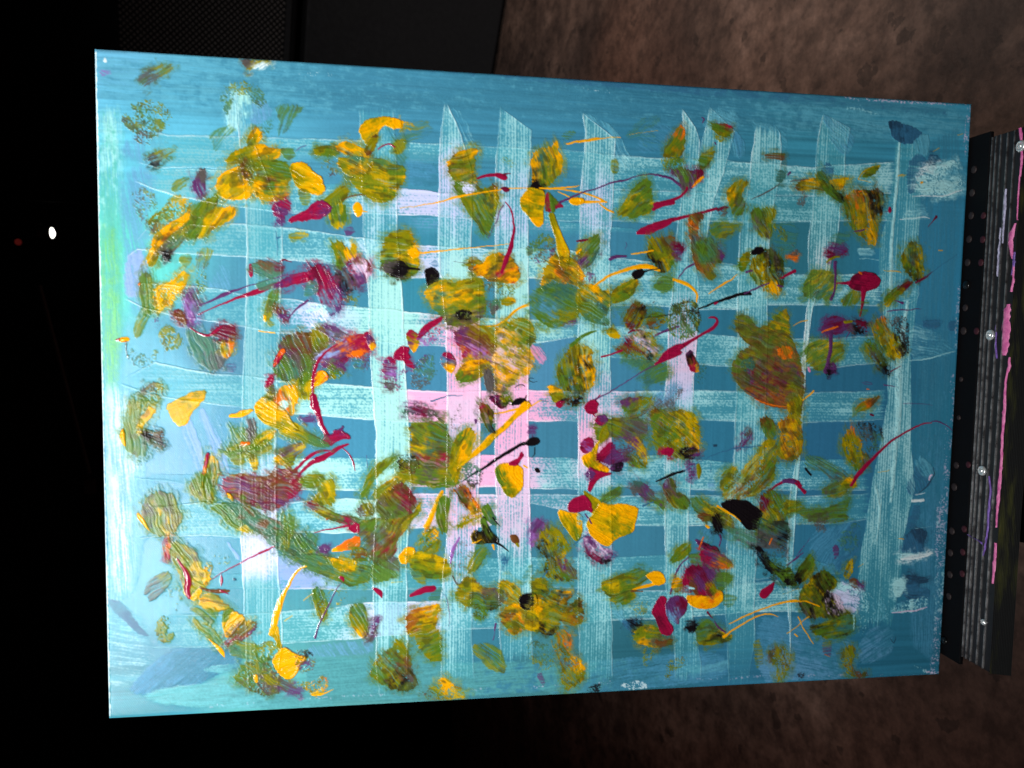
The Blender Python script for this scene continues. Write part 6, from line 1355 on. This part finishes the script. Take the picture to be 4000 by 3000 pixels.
def ribbon(name, pts, m, lift=.0011, u0=.7018, seed=0):
    """dried paint lying along the tray: points of (across, into, width), domed in section"""
    rnd = random.Random(seed); vs, fs = [], []
    dense = []
    for (a, b) in zip(pts[:-1], pts[1:]):
        k = max(2, int(abs(a[0] - b[0]) / .0025))
        for q in range(k): dense.append([a[i] + (b[i] - a[i]) * q / k for i in range(3)])
    dense.append(list(pts[-1]))
    for k, (v, n, w) in enumerate(dense):
        w = w * rnd.uniform(.7, 1.25); n += rnd.uniform(-.0003, .0003)
        for s, h in ((-.5, -.0002), (-.36, .7), (0, 1), (.36, .65), (.5, -.0002)):
            vs.append(loc(u0 - (lift * h if h > 0 else h) * (rnd.uniform(.6, 1.2) if h > 0 else 1), v, n + s * w))
    for k in range(len(dense) - 1):
        for s in range(4): fs.append((k * 5 + s, k * 5 + s + 1, k * 5 + s + 6, k * 5 + s + 5))
    return obj(name, vs, fs, m, easel, True)
for k, (nm, mm, pts) in enumerate([('paint_smear', 'pink', [(0.0327, -0.0526, 0.0024), (0.0453, -0.0557, 0.0032), (0.0612, -0.0562, 0.0016), (0.0849, -0.0555, 0.0008), (0.1048, -0.0558, 0.00096)]), ('paint_smear', 'pink', [(0.107, -0.0542, 0.0016), (0.1143, -0.0505, 0.0048), (0.1222, -0.0496, 0.006), (0.1295, -0.0517, 0.004), (0.1348, -0.0538, 0.0016)]), ('paint_smear', 'pink', [(0.1389, -0.0551, 0.0016), (0.153, -0.0552, 0.0024), (0.1611, -0.0543, 0.0016)]), ('paint_smear', 'pink', [(0.1708, -0.0519, 0.004), (0.1753, -0.0503, 0.0072), (0.1917, -0.0508, 0.008), (0.2061, -0.0509, 0.008), (0.2119, -0.0503, 0.0048)]), ('paint_smear', 'pink', [(0.2131, -0.0561, 0.0016), (0.2202, -0.0566, 0.0032), (0.2307, -0.054, 0.0016), (0.2431, -0.0539, 0.0024), (0.2555, -0.0544, 0.004), (0.268, -0.0537, 0.0032), (0.2805, -0.0539, 0.0024), (0.2971, -0.0547, 0.00256), (0.314, -0.0539, 0.00336), (0.3267, -0.0535, 0.0032), (0.3415, -0.0533, 0.002), (0.3521, -0.0536, 0.0008)]), ('paint_smear', 'pink', [(0.3648, -0.0538, 0.0016), (0.3733, -0.0537, 0.0024), (0.3819, -0.0535, 0.0032), (0.3927, -0.0533, 0.0024), (0.3989, -0.0538, 0.0008)]), ('paint_smear', 'violet', [(0.1298, -0.0552, 0.0016), (0.1338, -0.0547, 0.0032), (0.1409, -0.0548, 0.0024), (0.1479, -0.0532, 0.0012)]), ('paint_smear', 'violet', [(0.1834, -0.04, 0.0008), (0.2001, -0.0402, 0.0016), (0.2147, -0.0428, 0.00096)]), ('paint_smear', 'violet', [(0.3119, -0.0428, 0.0008), (0.3243, -0.0449, 0.0016), (0.3416, -0.044, 0.00208), (0.3567, -0.0441, 0.0016), (0.3722, -0.0425, 0.00112), (0.3793, -0.0407, 0.0008)]), ('paint_smear', 'violet', [(0.365, -0.0191, 0.0016), (0.3672, -0.0248, 0.0048), (0.3676, -0.0315, 0.0056), (0.3688, -0.0375, 0.0048), (0.3703, -0.04, 0.0016)]), ('paint_smear', 'pale', [(0.0782, -0.0417, 0.0012), (0.0887, -0.0415, 0.0024), (0.0969, -0.0416, 0.002), (0.1071, -0.0416, 0.0012), (0.1215, -0.0416, 0.0008)]), ('paint_smear', 'pale', [(0.1088, -0.0387, 0.0008), (0.1314, -0.038, 0.00128), (0.148, -0.038, 0.0008)])]):
    ribbon(nm, pts, {'pink': M_PINK, 'violet': M_VIOLET, 'pale': M_PALE}[mm], seed=k)
# mast and feet under the tray
M0 = Matrix.Translation(BASE) @ FRAME.to_4x4()
inv = M0.inverted()
def wl(p): return inv @ Vector(p)
def slab(name, a, b, wa, wb, d, m):
    a, b = Vector(a), Vector(b); ax = (b - a).normalized(); sx = Vector((1, 0, 0)); sy = ax.cross(sx).normalized()
    vs = []
    for p, w in ((a, wa), (b, wb)):
        for q, r in ((-1, -1), (1, -1), (1, 1), (-1, 1)): vs.append(wl(p + sx * w / 2 * q + sy * d / 2 * r))
    return obj(name, vs, [(0, 1, 2, 3), (7, 6, 5, 4), (0, 4, 5, 1), (1, 5, 6, 2), (2, 6, 7, 3), (3, 7, 4, 0)], m, easel)
slab('mast', (-0.0611, -0.02, 0.5576), (-0.0583, -0.1, 0.4806), .13, .15, .03, M_LEG)
tube('leg', wl((-.10, .05, .60)), wl((-.28, -.18, .012)), .012, .012, M_LEG, easel)
tube('leg', wl((.10, .05, .60)), wl((.28, -.18, .012)), .012, .012, M_LEG, easel)
tube('leg', wl((0, .06, .75)), wl((0, .55, .012)), .012, .012, M_LEG, easel)
slab('back_mast', (0, .05, .62), (0, .05 + .5 * math.tan(PHI), 1.12), .05, .05, .02, M_LEG)

# ------------------------------------------------------------------ dim things behind the canvas
def upright_box(name, a, b, z0, z1, depth, m, parent, bev=.01):
    """box standing on the front base line a-b, running back by depth"""
    a, b = Vector((*a, 0)), Vector((*b, 0)); d = (b - a); L = d.length; d.normalize(); k = Vector((-d.y, d.x, 0))
    if k.y < 0: k = -k
    rot = Matrix((d, k, Vector((0, 0, 1)))).transposed()
    if rot.determinant() < 0: rot = Matrix((d, k, Vector((0, 0, 1)))).transposed()
    bm = box_bm(bmesh.new(), (0, 0, z0), (L, depth, z1), bev)
    for v in bm.verts: v.co = a + d * v.co.x + k * v.co.y + Vector((0, 0, v.co.z))
    bmesh.ops.recalc_face_normals(bm, faces=bm.faces)
    if parent: 
        pinv = parent.matrix_world.inverted()
        for v in bm.verts: v.co = pinv @ v.co
    return from_bm(name, bm, m, parent)
SA, SB, ZS, ZG = ((1.5651, 2.3964), (0.4804, 2.9097), 0.7704, 0.8439)            # front base line, top of the lower cabinet, bottom of the grille
sub = empty('subwoofer', (SA[0], SA[1], 0), None, 'plain black bass cabinet on the floor under the grilled loudspeaker', 'speaker')
sub.matrix_world = Matrix.Translation((SA[0], SA[1], 0)); bpy.context.view_layer.update()
upright_box('cabinet', SA, SB, .012, ZS, .6, M_CAB, sub, .012)
for t in (.1, .9):
    p = Vector(SA).lerp(Vector(SB), t); q = Vector((p.x - SA[0] + .03, p.y - SA[1] + .08, 0))
    lathe('foot', [(.02, 0), (.018, .014)], M_LEG, sub, (q.x, q.y, 0), 'z', 12)
spk = empty('loudspeaker', (SA[0], SA[1], ZS), None, 'black loudspeaker with a punched diamond grille, standing on the bass cabinet', 'speaker')
bpy.context.view_layer.update()
upright_box('cabinet', SA, SB, ZS + .03, ZS + 1.0, .5, M_PLATE, spk, .01)
dd = (Vector(SB) - Vector(SA)).normalized(); kk = Vector((-dd.y, dd.x)); kk = kk if kk.y > 0 else -kk
FA = Vector(SA) - kk * .012; FB = Vector(SB) - kk * .012
upright_box('bottom_frame', FA, FB, ZG - .022, ZG, .012, M_CAB, spk, .003)
# punched sheet: rows of raised diamonds between the holes
bm = bmesh.new()
Lg = (Vector(SB) - Vector(SA)).length; s = .021; zz = ZG + .006; r = 0
while zz < ZG + .55:
    x = (s / 2 if r % 2 else 0)
    while x < Lg:
        p = Vector(SA) + dd * x - kk * .006
        c0 = [Vector((p.x + dd.x * dx, p.y + dd.y * dx, zz + dz)) - Vector((spk.location.x, spk.location.y, spk.location.z)) for dx, dz in ((-s * .30, 0), (0, -s * .30), (s * .30, 0), (0, s * .30))]
        top = sum(c0, Vector()) / 4 - Vector((kk.x, kk.y, 0)) * .004
        w = [bm.verts.new(c) for c in c0] + [bm.verts.new(top)]
        for q in range(4): bm.faces.new((w[q], w[(q + 1) % 4], w[4]))
        x += s
    zz += s / 2; r += 1
g = from_bm('grille', bm, M_GRILLE, spk); g['kind'] = 'stuff'

case = empty('flight_case', ((-2.4134, 2.985)[0], (-2.4134, 2.985)[1], 0), None, 'dark flight case on the floor left of the canvas', 'case')
bpy.context.view_layer.update()
upright_box('body', (-2.4134, 2.985), (-1.6697, 3.0866), .02, 0.4399, .6, M_PLATE, case, .01)
upright_box('lid', (-2.4134, 2.985), (-1.6697, 3.0866), 0.4399 + .006, 0.4399 + .20, .6, M_PLATE, case, .01)
for t in (.12, .88):
    p = Vector((-2.4134, 2.985)).lerp(Vector((-1.6697, 3.0866)), t) - Vector((-2.4134, 2.985))
    lathe('foot', [(.03, 0), (.03, .022)], M_LEG, case, (p.x, p.y + .1, 0), 'z', 12)

def stage_light(p, aimdir, size, label, stand):
    e = empty('stage_light', p, None, label, 'lamp', 'stage lights in the dark background')
    z = Vector(aimdir).normalized()
    rot = z.to_track_quat('Z', 'Y').to_matrix()
    def put(o):
        o.matrix_local = rot.to_4x4(); return o
    put(lathe('housing', [(size * .6, -size * 2.2), (size * 1.05, -size * 2), (size * 1.1, -size * .2), (size * 1.18, 0), (size * 1.02, .004)], M_DIM, e, (0, 0, 0), 'z', 24))
    put(lathe('lens', [(size, -.004), (size * .98, .006), (size * .6, .012), (size * .1, .014)], M_LENS, e, (0, 0, 0), 'z', 24))
    for s in (-1, 1):
        put(tube('yoke_arm', (s * size * 1.25, 0, -size), (s * size * 1.25, size * 2.2, -size), size * .1, size * .1, M_DIM, e))
    return e
for p, d, s, lab in [((0.3974, 3.2, 1.6764), (0.04, -0.24, -0.97), 0.021, 'brighter round stage light in the dark, left of the canvas top edge'), ((1.2267, 3.0, 1.3989), (0.1, -0.26, -0.95), 0.014, 'smaller dim stage light near the loudspeaker')]:
    stage_light(p, d, s, lab, True)
ind = empty('power_indicator', (0.3556, 3.2, 1.7899), None, 'small dim red glow above the larger stage light', 'indicator light')
lathe('glow_cap', [(.012, 0), (.012, .01), (.006, .016)], M_RED, ind, (0, 0, 0), 'y', 14)
lathe('socket', [(.018, .012), (.018, .03)], M_PLATE, ind, (0, 0, 0), 'y', 14)
for (lab, blocks, poles) in [('slanted dim pole with a clamp block above the canvas', [(-0.6178, 3.1, 1.5491)], [((0.1837, 3.1, 1.7067), (-0.5655, 3.1, 1.5499))]), ('thin dim pole hanging from a brown block, near the smaller stage light', [(1.2359, 3.1, 1.6479)], [((1.1776, 3.1, 1.6261), (0.8947, 3.1, 1.5839))])]:
    b0 = Vector(poles[0][0]); e = empty('light_stand', b0, None, lab, 'stand', 'light stands in the dark background')
    for a, b in poles: tube('pole', Vector(a) - b0, Vector(b) - b0, .008, .008, M_DIM, e)
    for c in blocks:
        c = Vector(c) - b0; box('clamp', c - Vector((.028, .02, .022)), c + Vector((.028, .02, .022)), M_DIM, e, .004)
